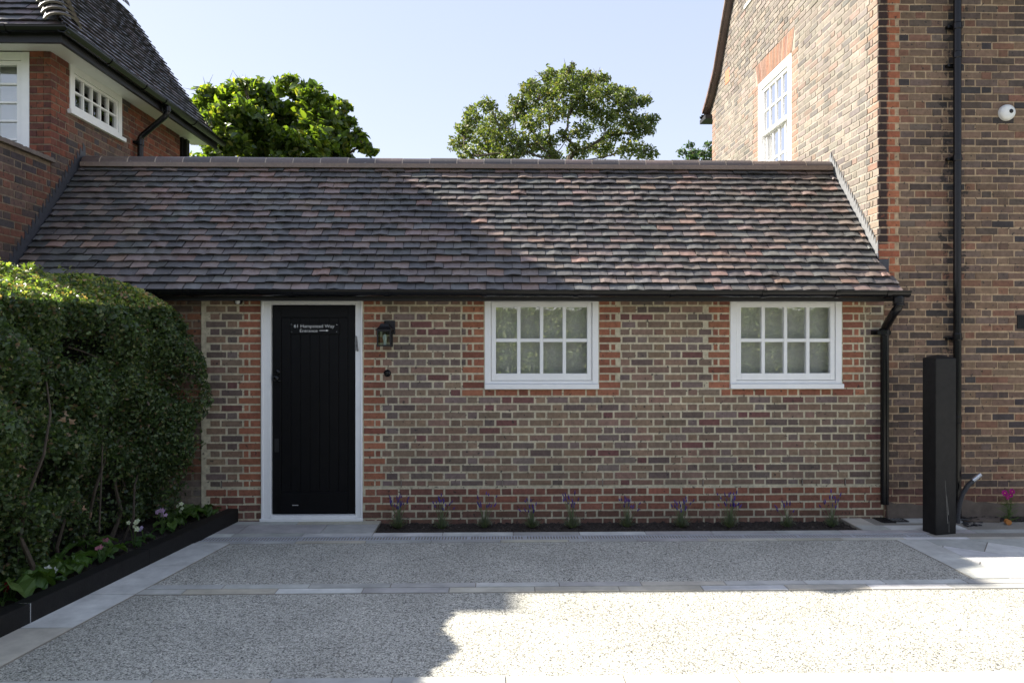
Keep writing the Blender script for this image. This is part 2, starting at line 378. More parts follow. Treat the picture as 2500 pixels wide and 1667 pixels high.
# ------------------------------------------------------------------ tiled roof planes
TILEP = [(5, (0.073, 0.071, 0.068)), (4, (0.094, 0.085, 0.079)), (4, (0.133, 0.107, 0.094)), (3, (0.176, 0.131, 0.111)), (2, (0.113, 0.110, 0.102)), (1, (0.203, 0.133, 0.105))]
TILED = [(5, (0.076, 0.075, 0.082)), (4, (0.102, 0.088, 0.088)), (3, (0.136, 0.105, 0.102))]
def tiles(mb, E, A, S, NN, rows, urange, gauge=.1, width=.168, pal=TILEP, warp=.005, seg=4, patch=None):
    """E eave origin, A along the eave, S up the slope, NN normal; urange(r)->(u0,u1)"""
    E, A, S, NN = map(Vector, (E, A, S, NN)); th = .016; slope = .21
    for r in range(rows):
        L = urange(r)
        if L is None: continue
        u = L[0]-random.uniform(0, .01) + (-.084 if r % 2 else 0)
        rowj = random.uniform(-.003, .003)
        while u < L[1]:
            a, b = max(u+.0015, L[0]), min(u+width-.0030, L[1]); 
            if b-a > .02:
                c = vary(random.choices(pal, [p[0] for p in pal])[0][1], .15)
                if patch: c = patch(u, r, c)
                v0 = r*gauge+rowj+random.uniform(-.004, .004); v1 = v0+.135
                k1, k2, k3 = random.uniform(-.3, 1)*warp, random.uniform(-.5, .5)*warp, random.uniform(-.5, .5)*warp
                lift = random.uniform(0, .003)
                top0, top1, bot0, bot1 = [], [], [], []
                for q in range(seg+1):
                    f = q/seg; x = a+(b-a)*f; cam_ = .002+k1*(1-(2*f-1)**2) + k2*(2*f-1) + k3*math.sin(f*7+u*9)
                    h = .032+cam_+lift; hb = .032-slope*.135+cam_*.3
                    vv = v0+random.uniform(-.0012, .0012)
                    top0.append(E+A*x+S*vv+NN*h); top1.append(E+A*x+S*v1+NN*hb)
                    bot0.append(E+A*x+S*vv+NN*(h-th)); bot1.append(E+A*x+S*v1+NN*(hb-th))
                for q in range(seg):
                    mb.face([top0[q], top0[q+1], top1[q+1], top1[q]], c)
                    mb.face([bot0[q], bot0[q+1], top0[q+1], top0[q]], tuple(x*.4 for x in c))  # butt faces painted darker to draw the shadow gap under each tile
                ck = tuple(x*.4 for x in c); mb.face([bot0[0], top0[0], top1[0], bot1[0]], ck); mb.face([bot0[-1], top0[-1], top1[-1], bot1[-1]], ck)  # side faces darkened likewise, for the shadow between neighbouring tiles
            u += width
def ridge_tiles(mb, A, B, length, r, up, pal, taper=.0, start=0, mort=(.30, .23, .17), arc=math.pi*1.05):
    A, B = Vector(A), Vector(B); D = (B-A); L = D.length; D.normalize(); up = Vector(up).normalized(); sd = D.cross(up).normalized()
    n = int(L/length)+1; off = start
    def shell(s0, s1, r0, r1, c, sag):
        prev = None
        for k in range(13):
            th = -arc/2+arc*k/12+math.pi/2
            d = sd*math.cos(th)+up*math.sin(th)
            p = (A+D*s0+d*r0+up*sag, A+D*s1+d*r1+up*sag)
            if prev: mb.face([prev[0], p[0], p[1], prev[1]], c)
            prev = p
        return
    for k in range(n):
        s0 = off+k*length; s1 = min(s0+length-.012, L)
        if s0 >= L: break
        s0 = max(s0, 0)
        c = vary(random.choice(pal), .15); sag = random.uniform(-.004, .004)
        shell(s0, s1, r-taper, r, c, sag)
        if s1+.012 <= L: shell(s1-.003, s1+.015, r-.001+taper*0, r-.004, mort, sag)

def gutter(parent, A, B, r=.058, out=(0, -1, 0), joints=()):
    g = MB(); A, B = Vector(A), Vector(B); out = Vector(out); prof = []
    for k in range(11):
        th = math.pi+math.pi*k/10; prof.append(out*math.cos(th)*r+Vector((0, 0, math.sin(th)*r)))
    for k in range(11):
        th = 2*math.pi-math.pi*k/10; prof.append(out*math.cos(th)*(r-.005)+Vector((0, 0, math.sin(th)*(r-.005))))
    g.sweep(prof, A, B); D = (B-A).normalized()
    for s in joints:
        P = A+D*s; pr = []
        for rr, rev in ((r+.008, False), (r+.001, True)):
            for k in range(11):
                th = math.pi+math.pi*(10-k if rev else k)/10; pr.append(out*math.cos(th)*rr+Vector((0, 0, math.sin(th)*rr+(.004 if k in (0, 10) else 0))))
        g.sweep(pr, P-D*.022, P+D*.022)
    lip = out*(r+.001); g.tube([A+lip, B+lip], .004, 6)
    return g.build('gutter', M['black'], parent)
def downpipe(parent, pts, r, collars, clips=(), cn=16):
    d = MB(); P = [Vector(p) for p in pts]
    Q = [P[0]]                      # round the bends
    for i in range(1, len(P)-1):
        a, b, c = P[i-1], P[i], P[i+1]; l = min(.07, (b-a).length*.45, (c-b).length*.45)
        s, e = b+(a-b).normalized()*l, b+(c-b).normalized()*l
        for k in range(6): f = k/5; Q.append(s*(1-f)**2+b*2*f*(1-f)+e*f*f)
    Q.append(P[-1]); d.tube(Q, r, cn)
    for (p, ax, h, rr) in collars:
        ax = Vector(ax).normalized(); p = Vector(p); d.tube([p-ax*h/2, p-ax*h/2+ax*.008, p+ax*h/2-ax*.008, p+ax*h/2], [rr-.004, rr, rr, rr-.004], cn)
    for (x0, x1, y0, y1, z0, z1) in clips: d.box(x0, x1, y0, y1, z0, z1)
    o = d.build('downpipe', M['black'], parent, smooth=False)
    return o

# =================================================================== GROUND
def slab(mb, pts, z0, z1, c):
    n = len(pts); mb.hexa([(*p, z0) for p in pts]+[(*p, z1) for p in pts], c)
g = MB(); g.face([(-400, -400, -.07), (400, -400, -.07), (400, 900, -.07), (-400, 900, -.07)], (.1, .1, .1))
tag(g.build('ground', M['grass']), None, kind='structure')
# left slanted edge of drive:  x = EX(y)
def EX(y): return -2.21+.150*y
gr = MB(); yb = -9.8
gr.hexa([(-4.9, yb, -.06), (12, yb, -.06), (12, -.80, -.06), (-4.9, -.80, -.06), (-4.9, yb, 0), (12, yb, 0), (12, -.80, 0), (-4.9, -.80, 0)])
tag(gr.build('driveway', M['gravel']), None, kind='structure')
STC = [(.50, .50, .46), (.42, .42, .39), (.62, .62, .58), (.48, .45, .36), (.43, .41, .39), (.52, .49, .41), (.57, .57, .54)]
sp = MB(); bed = MB(); JC = (.27, .25, .21)
def srow(xa, xb, y0, y1, L, z=.006, off=0, jit=.03, sk=0, slantleft=False):
    x = xa-off
    while x < xb:
        a, b = max(x, xa), min(x+L+random.uniform(-jit, jit), xb)
        if b-a > .05:
            c = vary(random.choice(STC), .07); gp = .004
            xl0 = a+gp; xl1 = a+gp
            slab(sp, [(xl0, y0+gp), (b-gp, y0+gp), (b-gp, y1-gp), (xl1, y1-gp)], -.04, z+random.uniform(-.0007, .0007), c)
        x = b if b > a else x+L
BX0, BX1 = -1.13, 3.45       # lavender bed
XG = 3.97                    # drain end
# bedding mortar below the stones
bed.box(-4.8, BX0, -.80, 0, -.05, .001, JC); bed.box(BX0, 12, -.80, -.462, -.05, .001, JC); bed.box(BX1, 12, -.46, 0, -.05, .001, JC)
bed.box(-4.8, 12, -2.10, -1.885, -.05, .002, JC)
bed.box(-4.8, 12, -3.78, -3.40, -.05, .002, JC)
bed.box(3.575, 12, -1.884, -.801, -.05, .002, JC)
# door slabs
for (a, b, y0, y1) in ((-4.7, -3.3, -.46, -.14), (-2.55, -1.93, -.14, -.005), (-1.93, BX0, -.14, -.005), (-3.3, -2.38, -.46, -.145), (-2.38, -1.62, -.46, -.145), (-1.62, BX0, -.46, -.145)):
    slab(sp, [(a+.003, y0+.003), (b-.003, y0+.003), (b-.003, y1-.003), (a+.003, y1-.003)], -.05, .007, vary(random.choice(STC), .06))
srow(-4.7, 12, -.585, -.465, .62, off=.2); srow(-4.7, 12, -.80, -.725, .60, off=.05)
srow(-4.7, 12, -1.985, -1.89, .60, off=.3); srow(-4.7, 12, -2.095, -1.99, .62, off=.02)
srow(-4.7, 12, -3.60, -3.405, .62, off=.15); srow(-4.7, 12, -3.78, -3.605, .62, off=.4)
# slabs right of the bed and the big paving round the post
for (a, b, y0, y1) in ((3.455, 3.72, -.455, -.30), (3.455, 3.66, -.295, -.01), (3.92, 4.6, -.20, -.01), (3.725, 4.45, -.455, -.305)):
    slab(sp, [(a, y0), (b, y0), (b, y1), (a, y1)], -.05, .008, vary(random.choice(STC), .06))
bx = 4.6
ang = R(-38); ca, sa = math.cos(ang), math.sin(ang)
for i in range(-7, 9):
    for k in range(-8, 9):
        u0, u1 = i*.62+(k % 2)*.3, i*.62+(k % 2)*.3+.61; v0, v1 = k*.36, k*.36+.35
        pts = [(4.6+u*ca-v*sa, -1.1+u*sa+v*ca) for u, v in ((u0, v0), (u1, v0), (u1, v1), (u0, v1))]
        # clip to paving area x>3.58, -1.885<y<-.80 by Sutherland-Hodgman
        def clip(P, f):
            out = []
            for q in range(len(P)):
                a, b = P[q], P[(q+1) % len(P)]; fa, fb = f(a), f(b)
                if fa >= 0: out.append(a)
                if fa*fb < 0: t = fa/(fa-fb); out.append((a[0]+(b[0]-a[0])*t, a[1]+(b[1]-a[1])*t))
            return out
        P = pts
        for f in (lambda p: p[0]-3.85, lambda p: 11-p[0], lambda p: p[1]+1.882, lambda p: -.803-p[1]):
            P = clip(P, f)
            if not P: break
        if P and len(P) > 2:
            c = vary(random.choice(STC), .06); z = .007+random.uniform(-.0006, .0006)
            sp.face([(*p, z) for p in P], c)
            for q in range(len(P)): a, b = P[q], P[(q+1) % len(P)]; sp.face([(*a, -.03), (*b, -.03), (*b, z), (*a, z)], c)
for y0, y1 in ((-1.88, -1.25), (-1.245, -.805)): slab(sp, [(3.58, y0), (3.845, y0), (3.845, y1), (3.58, y1)], -.05, .007, vary(STC[0], .05))
# slanted border beside the timber edging
y = -.80
while y > yb:
    y2 = max(y-.62+random.uniform(-.04, .04), yb)
    P = [(EX(y2)-.315, y2+.004), (EX(y2)+.0, y2+.004), (EX(y)+.0, y-.004), (EX(y)-.315, y-.004)]
    slab(sp, P, -.05, .011, vary(random.choice(STC), .06)); y = y2
bed.hexa([(EX(yb)-.33, yb, -.05), (EX(yb)+.004, yb, -.05), (EX(-.8)+.004, -.8, -.05), (EX(-.8)-.33, -.8, -.05), (EX(yb)-.33, yb, .0075), (EX(yb)+.004, yb, .0075), (EX(-.8)+.004, -.8, .0075), (EX(-.8)-.33, -.8, .0075)], JC)
tag(sp.build('pavement', M['stone']), None, kind='structure'); tag(bed.build('paving_bed', M['mortar']), None, kind='structure')

def soil_patch(name, poly_fn, nx, ny, amp, base, mat):
    v = []; f = []; mb = MB()
    H = RNG.normal(0, 1, (nx+1, ny+1)); H = (H+np.roll(H, 1, 0)+np.roll(H, 1, 1)+np.roll(H, (1, 1), (0, 1)))/4
    for i in range(nx+1):
        for j in range(ny+1):
            x, y = poly_fn(i/nx, j/ny); e = min(1, 6*min(j/ny, 1-j/ny)+.2)
            v.append((x, y, base+amp*(H[i, j]*.9)+e*amp*.8))
    for i in range(nx):
        for j in range(ny): a = i*(ny+1)+j; f.append((a, a+ny+1, a+ny+2, a+1))
    mb.v = v; mb.f = f; mb.c = [(.05, .04, .03)]*len(f)
    return tag(mb.build(name, mat, smooth=False), None, kind='structure')
soil_patch('soil', lambda u, v: (BX0+(BX1-BX0)*u, -.465+.46*v), 300, 34, .014, -.03, M['soil'])
soil_patch('soil', lambda u, v: ((EX(-6.5+6.5*u)-.43)-1.6*(1-v)*1.0, -6.5+6.5*u), 300, 60, .014, .05, M['soil'])
soil_patch('soil', lambda u, v: (4.62+4*u, -.18+.18*v), 200, 20, .012, .005, M['soil'])

# channel drain
cd = thing('channel_drain', 'long slotted steel channel drain set between two stone strips', 'drain', (0, -.655, 0))
b = MB(); b.box(-2.75, XG, -.72, -.59, -.05, -.035); b.build('channel', M['slot'], cd)
b = MB(); b.box(-2.75, XG, -.722, -.707, -.03, .006); b.box(-2.75, XG, -.603, -.588, -.03, .006)
x = -2.75
while x < XG: b.box(x, x+.012, -.708, -.602, -.012, .004); x += .0265
x = -2.75
while x < XG: b.box(x, x+.02, -.708, -.602, -.012, .0045); x += .5
b.build('grating', M['grate'], cd)
# gully grid by the downpipe
gc = thing('gully_cover', 'small square black gully grid in the paving below the downpipe', 'drain cover', (3.80, -.15, 0))
b = MB(); cx, cyy, h = G(2171, 1268).x, G(2171, 1268).y, .125
b.box(cx-h, cx+h, cyy-h, cyy+h, -.03, .003); b.build('sump', M['slot'], gc)
b = MB()
for s in (-1, 1): b.box(cx-h, cx+h, cyy+s*h-.012, cyy+s*h+.012, -.03, .012); b.box(cx+s*h-.012, cx+s*h+.012, cyy-h+.012, cyy+h-.012, -.03, .0118)
for k in range(1, 7): q = -h+2*h*k/7; b.box(cx-h, cx+h, cyy+q-.005, cyy+q+.005, 0, .0105); b.box(cx+q-.005, cx+q+.005, cyy-h, cyy+h, 0, .0100)
b.build('grid', M['bwood'], gc)

# =================================================================== ANNEX (low brick building)
AN = thing('brick_annex', 'low brick annex with tiled roof, black plank door and two white windows', 'building', (0, 0, 0))
F0 = front(0.)
XA0, XA1 = XL, 3.90
WT = 2.34
rows = [(.285-.0325+k*-.075, .285+.0325-k*.075, k) for k in range(0)]
rows = []
for k, zc in enumerate((.286, .211, .136, .061, -.014)): rows.append((zc-.0325, zc+.0325, k+1))
k = 0; z = .345
rows.append((.345, .400, 0)); z = .410
while z < WT: k += 1; rows.append((z, z+.065, k)); z += .075
D0, D1 = wx(639), wx(885.5); DZ1 = wz(724.5); DZ0 = .008
W1 = (wx(1183.5), wx(1461)); W2 = (wx(1783), wx(2055)); WZ0, WZ1 = wz(949.5), wz(722)
holes = [(D0, D1, -.1, DZ1), (W1[0], W1[1], WZ0, 3), (W2[0], W2[1], WZ0, 3)]
zones = [(D0-.008, -1, .33, 3, ORG), (D1+.008, 1, .33, 3, ORG)]
for a, b_ in (W1, W2): zones += [(a-.006, -1, WZ0-.02, 3, ORG), (b_+.006, 1, WZ0-.02, 3, ORG)]
XJ = wx(500)
def rp(z, u):
    if z < .33: return RED if z > .09 else [(1, (.19, .105, .075)), (1, (.16, .085, .06))]
    if WZ0-.10 < z < WZ0-.02 and any(a-.2 < u < b_+.22 for a, b_ in (W1, W2)): return ORG
    return FRONTP
wl = MB()
lay(wl, F0, rows, lambda z: (XJ+.012, XA1), FRONTP, None, holes, zones, rp)
MC = (.54, .485, .345)
mortar_body(wl, F0, XJ-.035, XA1-.006, -.06, WT, [(max(h[0], XJ), h[1], max(h[2], -.06), min(h[3], WT)) for h in holes], MC)
wl.build('wall', M['brick'], AN)
wo = MB(); Fo = front(.012)
lay(wo, Fo, rows, lambda z: (XL, XJ-.04), RIGHTP, None, (), (), lambda z, u: [(1, (.16, .13, .11)), (1, (.2, .16, .13))] if z < .4 else [(3, (.17, .10, .068)), (2, (.12, .085, .065)), (2, (.21, .095, .055))])
mortar_body(wo, Fo, XL, XJ-.036, -.06, WT, [], (.24, .20, .145)); wo.build('old_wall', M['brick'], AN)
# back and end walls of the annex (plain)
wb = MB(); wb.box(XL+.01, XR-.01, 2.2, 2.4, -.06, 2.3, (.2, .13, .1)); wb.build('rear_wall', M['brick'], AN)
# damp-course vents
for px in (541, 979.6, 1226.6, 1471, 1716, 1958.6, 2063):
    v = MB(); x = wx(px); v.box(x-.0055, x+.0055, -.006, .0, .335, .405, (.05, .04, .035))
    for q in range(6): v.box(x-.005, x+.005, -.009, -.0055, .338+q*.011, .344+q*.011, (.35, .3, .25))
    v.build('weep_vent', M['mortar'], AN)
# roof
EY, EZ = -.30, 2.245; RY, RZ = 1.07, 3.775
run, rise = RY-EY, RZ-EZ; SLn = math.hypot(run, rise); S = Vector((0, run/SLn, rise/SLn)); NV = Vector((0, -rise/SLn, run/SLn))
NR = 21; GA = (SLn)/20.75
rf = MB()
def ur(r):
    y = EY+S.y*r*GA
    return (XL+.02, 3.91 if r < 2 else (3.86 if y < -.08 else XR-.02))
def patchR(u, r, c):
    # red-brown and purple tiles gather in broad drifts
    q = math.sin(u*1.7+r*.35)+math.sin(u*.6-r*.21+1)
    return tuple(x*(1+.15*max(-.6, min(1, q*.6))) for x in c)
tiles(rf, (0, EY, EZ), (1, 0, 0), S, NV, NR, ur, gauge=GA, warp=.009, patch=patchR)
back = [(XL, RY, RZ-.0), (XR, RY, RZ), (XR, 2.55, RZ-1.65), (XL, 2.55, RZ-1.65)]
rf.face(back, (.08, .07, .07))
rf.face([(XL, EY+.02, EZ+.0), (XR-.001, EY+.02, EZ), (XR-.001, RY, RZ), (XL, RY, RZ)], (.03, .03, .03))
roof = rf.build('roof', M['tile'], AN)
rg_ = MB(); ridge_tiles(rg_, (XL+.04, RY+.0, RZ-.02), (XR-.02, RY, RZ-.035), .305, .100, (0, 0, 1), [(.09, .065, .056), (.065, .052, .048), (.115, .082, .068)], start=-.1, mort=(.40, .32, .24))
rg_.box(XL+.04, XR-.02, RY-.125, RY-.085, RZ-.06, RZ-.012, (.17, .12, .09))
ro = rg_.build('ridge_tiles', M['tile']); ro.parent = roof
# eaves
f = MB(); f.box(XL, 3.93, -.24, -.20, 2.165, 2.26); f.box(XL, 3.85, -.199, -.001, 2.172, 2.19); f.build('fascia', M['bwood'], AN)
gx1 = wx(2217, -.33)
gutter(AN, (XL+.02, -.335, 2.262), (gx1, -.335, 2.256), .060, (0, -1, 0), joints=[wx(p, -.33)-XL-.02 for p in (465, 712, 945, 1182, 1405, 1640, 1862, 2040, 2165)])
dpx = wx(2159, -.07); gx = wx(2193, -.33)
downpipe(AN, [(gx, -.335, 2.21), (gx, -.335, 2.10), (gx-.02, -.30, 2.06), (dpx, -.075, 1.90), (dpx, -.075, 1.8), (dpx, -.075, .16)], .040,
         [((gx, -.335, 2.17), (0, 0, 1), .07, .052), ((gx, -.335, 2.125), (0, 0, 1), .015, .058), ((dpx, -.075, 1.87), (0, 0, 1), .07, .05)],
         clips=[(dpx-.10, dpx+.06, -.05, -.0, 1.84, 1.885), (dpx-.085, dpx+.05, -.105, -.04, 1.845, 1.88)])
# lead flashing: right (sunlit) and left, its shade put into a darker lead colour
def flash(name, X, sgn, mat, y0, y1, wd, step=True):
    m = MB(); n = 26
    sl_ = rise/run
    def zr(y): return EZ+(y-EY)*sl_+.03
    for k in range(n):
        a, b_ = y0+(y1-y0)*k/n, y0+(y1-y0)*(k+1)/n
        zt = zr(b_)+wd+.0
        pts = [(a, zr(a)-.05), (b_, zr(b_)-.05), (b_, zr(b_)+wd*.75), (a+(b_-a)*.1, zr(b_)+wd*1.05), (a, zr(a)+wd*.75)]
        t0, t1 = X+sgn*.002, X+sgn*.008
        m.face([(t1, *p) for p in pts]); 
        for q in range(5): p1, p2 = pts[q], pts[(q+1) % 5]; m.face([(t0, *p1), (t0, *p2), (t1, *p2), (t1, *p1)])
    return m.build(name, mat, AN)
flash('flashing', XR, -1, M['lead'], -.0, RY, .13)
flash('flashing', XL, 1, M['leadd'], -.35, RY+.05, .14)
m = MB(); m.box(XR-.009, XR+.10, -.008, -.001, 2.42, 2.60); m.box(XR-.009, XR-.002, -.008, .12, 2.42, 2.66); m.build('flashing', M['leadd'], AN)

# door
dr = bpy.data.objects.new('door', None); COL.objects.link(dr); dr.parent = AN
def dsub(mb, nm, mat, bev=0, sm=False): o = mb.build(nm, mat, None, bevel=bev, smooth=sm); o.parent = dr; return o
LX0, LX1 = wx(663), wx(867); LZ1 = wz(745.5); LZ0 = wz(1253)
f = MB(); fy = -.012
f.box(D0, LX0-.004, fy, .08, DZ0, DZ1); f.box(LX1+.004, D1, fy, .08, DZ0, DZ1); f.box(LX0-.004, LX1+.004, fy, .08, LZ1+.004, DZ1)
f.box(LX0-.004, LX1+.004, fy-.012, .08, DZ0, LZ0-.004)
for x in (D0, D1-.02): f.box(x, x+.02, fy-.012, fy-.0005, DZ0+.002, DZ1)
f.box(D0+.02, D1-.02, fy-.0118, fy-.0005, DZ1-.02, DZ1); f.box(D0-.01, D1+.01, fy-.03, fy-.0125, DZ0+.0, DZ0+.03)
dsub(f, 'frame', M['white'], .004)
f = MB(); ly = .028
f.box(LX0, LX1, ly+.012, ly+.05, LZ0, LZ1)
stx = .095; tr_ = .12; br_ = LZ0+.215
f.box(LX0, LX0+.085, ly, ly+.012, LZ0, LZ1); f.box(LX1-.075, LX1, ly, ly+.012, LZ0, LZ1)
f.box(LX0+.085, LX1-.075, ly, ly+.012, LZ1-tr_, LZ1); f.box(LX0+.085, LX1-.075, ly-.003, ly+.012, LZ0, br_)
xs = [LX0+.085+(LX1-LX0-.16)*k/7 for k in range(8)]
for a, b_ in zip(xs, xs[1:]): f.box(a+.003, b_-.003, ly+.004, ly+.012, br_+.002, LZ1-tr_-.002)
dsub(f, 'leaf', M['door'], .003)
f = MB(); hx = wx(676); hz = wz(915)
f.lathe((hx, ly, hz+.03), (0, -1, 0), [(.026, 0), (.026, .006), (.018, .012), (0, .013)], 18); f.lathe((hx, ly, hz-.03), (0, -1, 0), [(.012, 0), (.012, .03), (.028, .04), (.03, .055), (.022, .066), (0, .068)], 18)
f.box(hx-.03, hx+.03, ly-.01, ly, hz-.065, hz-.05); dsub(f, 'handle', M['black'], 0, True)
f = MB(); f.box(wx(668), wx(679), ly-.005, ly, wz(1102), wz(1070)); f.lathe((wx(673.5), ly-.005, wz(1082)), (0, -1, 0), [(.007, 0), (.007, .004), (0, .004)], 12); dsub(f, 'keyhole_plate', M['bwood'], .002)
f = MB(); f.box(wx(712), wx(727), ly-.008, ly-.003, wz(1232.5), wz(1230)); dsub(f, 'door_stop', M['silver'])

wa = window(AN, F0, W1[0], W1[1], WZ0, WZ1, 4, 2, fr=.062, sash=.045, bar=.034, recess=-.004, sillov=.0, cas_bottom=.068, sillh=.05)
wb_ = window(AN, F0, W2[0], W2[1], WZ0, WZ1, 4, 2, fr=.062, sash=.045, bar=.034, recess=-.004, sillov=.008, cas_bottom=.068, sillh=.05)

# =================================================================== things on the annex
# sign plate
sg = thing('door_sign', 'small black sign plate with white lettering on the black door', 'sign', ((wx(707)+wx(829))/2, .02, wz(802)))
sx0, sx1, sz0, sz1 = wx(708), wx(828), wz(815.5), wz(789)
f = MB(); f.box(sx0, sx1, .014, .0265, sz0, sz1); f.build('plate', M['door'], sg, bevel=.002)
def text(s, x, z, size, parent, y=.0125, wscale=1):
    cu = bpy.data.curves.new('t', 'FONT'); cu.body = s; cu.size = size; cu.extrude = .0008; cu.resolution_u = 4; cu.space_character = .97
    cu.offset = -.0004
    t = bpy.data.objects.new('t', cu); COL.objects.link(t); bpy.context.view_layer.update()
    me = bpy.data.meshes.new_from_object(t.evaluated_get(bpy.context.evaluated_depsgraph_get())); bpy.data.objects.remove(t)
    me.materials.clear(); me.materials.append(M['text']); o = bpy.data.objects.new('lettering', me); COL.objects.link(o)
    for v in me.vertices: v.co = Vector((x+v.co.x*wscale, y-v.co.z, z+v.co.y))
    o.parent = parent; o.matrix_parent_inverse = Matrix.Translation(parent.location).inverted(); return o
def addserif(x, z, wd): pass
t1 = text('61 Hampstead Way', 0, 0, .047, sg); t2 = text('Entrance', 0, 0, .044, sg)
def fit(o, x0, x1, z):
    xs = [v.co.x for v in o.data.vertices]; a, b_ = min(xs), max(xs)
    for v in o.data.vertices: v.co.x = x0+(v.co.x-a)*(x1-x0)/(b_-a); v.co.z += z
fit(t1, wx(717), wx(815.5), wz(800)); fit(t2, wx(731.5), wx(774.5), wz(811))
f = MB(); az = wz(807); f.box(wx(779), wx(797), .0115, .0135, az-.003, az+.003)
f.face([(wx(796), .0112, az-.010), (wx(801.5), .0112, az), (wx(796), .0112, az+.010)]); f.build('arrow', M['text'], sg)
f = MB()
for px in (710.5, 821.5):
    for py in (793, 810.5): f = MB(); f.lathe((wx(px), .014, wz(py)), (0, -1, 0), [(.004, 0), (.0035, .003), (0, .0035)], 10); f.build('screw', M['silver'], sg)
# mezuzah-like slim case
mz = MB(); a = Vector((wx(870), -.026, wz(820))); b_ = Vector((wx(874.5), -.026, wz(857))); mz.tube([a, a.lerp(b_, .04), a.lerp(b_, .96), b_], [.005, .009, .009, .005], 8)
mz.box(a.x-.006, a.x+.003, -.036, -.028, a.z-.145, a.z-.005)
tag(mz.build('mezuzah', M['pewter'], origin=b_), 'slim silver case fixed at a tilt to the right jamb of the door frame', 'door ornament')
# lantern
lx, lz = wx(944), wz(845); LT = thing('wall_lantern', 'black square wall lantern with glass sides on the brick right of the door', 'lantern', (lx, 0, lz))
f = MB(); f.box(lx-.01, lx+.085, -.02, -.001, wz(816), wz(783)); f.build('backplate', M['bwood'], LT, bevel=.004)
cyl = -.115
def ring(mb, hw, z0, z1, t):
    mb.box(lx-hw, lx+hw, cyl-hw, cyl-hw+t, z0, z1); mb.box(lx-hw, lx+hw, cyl+hw-t, cyl+hw, z0, z1); mb.box(lx-hw, lx-hw+t, cyl-hw+t, cyl+hw-t, z0, z1); mb.box(lx+hw-t, lx+hw, cyl-hw+t, cyl+hw-t, z0, z1)
f = MB(); hw = .068; zt = lz+.155
ring(f, hw-.002, lz+.0, lz+.014, .05); ring(f, hw, zt-.012, zt, .012)
for sx_ in (-1, 1):
    for sy_ in (-1, 1): f.box(lx+sx_*(hw-.006)-.006, lx+sx_*(hw-.006)+.006, cyl+sy_*(hw-.006)-.006, cyl+sy_*(hw-.006)+.006, lz-.006, zt-.013)
f.build('cage', M['bwood'], LT)
def pyr(mb, levels):
    for (h0, z0), (h1, z1) in zip(levels, levels[1:]):
        a = [(lx-h0, cyl-h0, z0), (lx+h0, cyl-h0, z0), (lx+h0, cyl+h0, z0), (lx-h0, cyl+h0, z0)]; b = [(lx-h1, cyl-h1, z1), (lx+h1, cyl-h1, z1), (lx+h1, cyl+h1, z1), (lx-h1, cyl+h1, z1)]
        for k in range(4): mb.face([a[k], a[(k+1) % 4], b[(k+1) % 4], b[k]])
f = MB(); pyr(f, [(0.001, zt), (.080, zt), (.080, zt+.008), (.066, zt+.018), (.050, zt+.035), (.040, zt+.055), (.038, zt+.062), (.02, zt+.068), (.0, zt+.07)])
f.lathe((lx, cyl, zt+.068), (0, 0, 1), [(.006, 0), (.011, .008), (.006, .018), (.003, .026), (0, .028)], 10)
f.tube([(lx+.03, -.02, zt+.05), (lx+.02, cyl+.02, zt+.05)], .008, 8); f.build('lamp_cap', M['bwood'], LT)
f = MB(); q = hw-.010
f.box(lx-q, lx+q, cyl-q, cyl-q+.002, lz+.014, zt-.012); f.box(lx-q, lx-q+.002, cyl-q+.002, cyl+q, lz+.014, zt-.012); f.box(lx+q-.002, lx+q, cyl-q+.002, cyl+q, lz+.014, zt-.012); f.build('lamp_glass', M['glassl'], LT)
f = MB(); f.lathe((lx, cyl, lz+.014), (0, 0, 1), [(.014, 0), (.014, .04), (.02, .055), (.022, .075), (.012, .1), (0, .105)], 12); f.build('bulb', M['cam_white'], LT, smooth=True)
# bell push
f = MB(); f.lathe((wx(946), -.001, wz(910.5)), (0, -1, 0), [(.036, 0), (.036, .008), (.03, .018), (.020, .026), (.016, .026), (.016, .034), (0, .036)], 24)
tag(f.build('bell_push', M['black'], smooth=False, origin=(wx(946), 0, wz(910.5))), 'round black bell push on the brickwork below the lantern', 'bell push')
# security light under the eaves
px_ = wx(581, -.08); sz_ = wz(735)
PL = thing('motion_sensor', 'small black motion sensor with pale lens under the gutter left of the door', 'sensor', (px_, 0, sz_))
f = MB(); f.box(px_-.03, px_+.055, -.10, -.001, sz_+.0, sz_+.05); f.lathe((px_, -.075, sz_-.01), (0, 0, 1), [(0, -.032), (.025, -.028), (.042, -.008), (.045, .015), (.04, .03)], 16); f.build('housing', M['black'], PL)
f = MB(); f.lathe((px_+.005, -.11, sz_-.016), (0, -1, -.3), [(.024, 0), (.02, .010), (0, .014)], 14); f.build('lens', M['cam_white'], PL, smooth=True)

# =================================================================== RIGHT HOUSE
RH = thing('brick_house', 'tall brown brick house with sunlit gable and white sash window, right of the annex', 'house', (XR, 0, 0))
FR = front(0.); XE = 10.0; RD = PX(1738.5, 0, XR).y; TIP = PX(1717, 279, XR-.1); EVZ = TIP.z+.2; EV = TIP.z-.05; AP = RD/2; TZ = 9.4; SLP = (PX(1775, 0, XR-.1).z-TIP.z-.45)/(TIP.y-.67-PX(1775, 0, XR-.1).y+.02)
rows2 = []; z = .235-.0747*3; k = 0
while z < 9.3: rows2.append((z, z+.064, k)); z += .0747; k += 1
wf = MB()
def rpr(z, u): return [(2, (.17, .085, .062)), (1, (.14, .075, .06))] if z < .33 else RIGHTP
lay(wf, FR, [r for r in rows2 if r[1] < EVZ+.3], lambda z: (XA1+.004, XE) if z < WT else (XR+.001, XE), RIGHTP, None, (), [(XR-.003, 1, 2.36, 9, ORG2)], rpr, phase=.11, J=.005, su=.0008, sz=.0022)
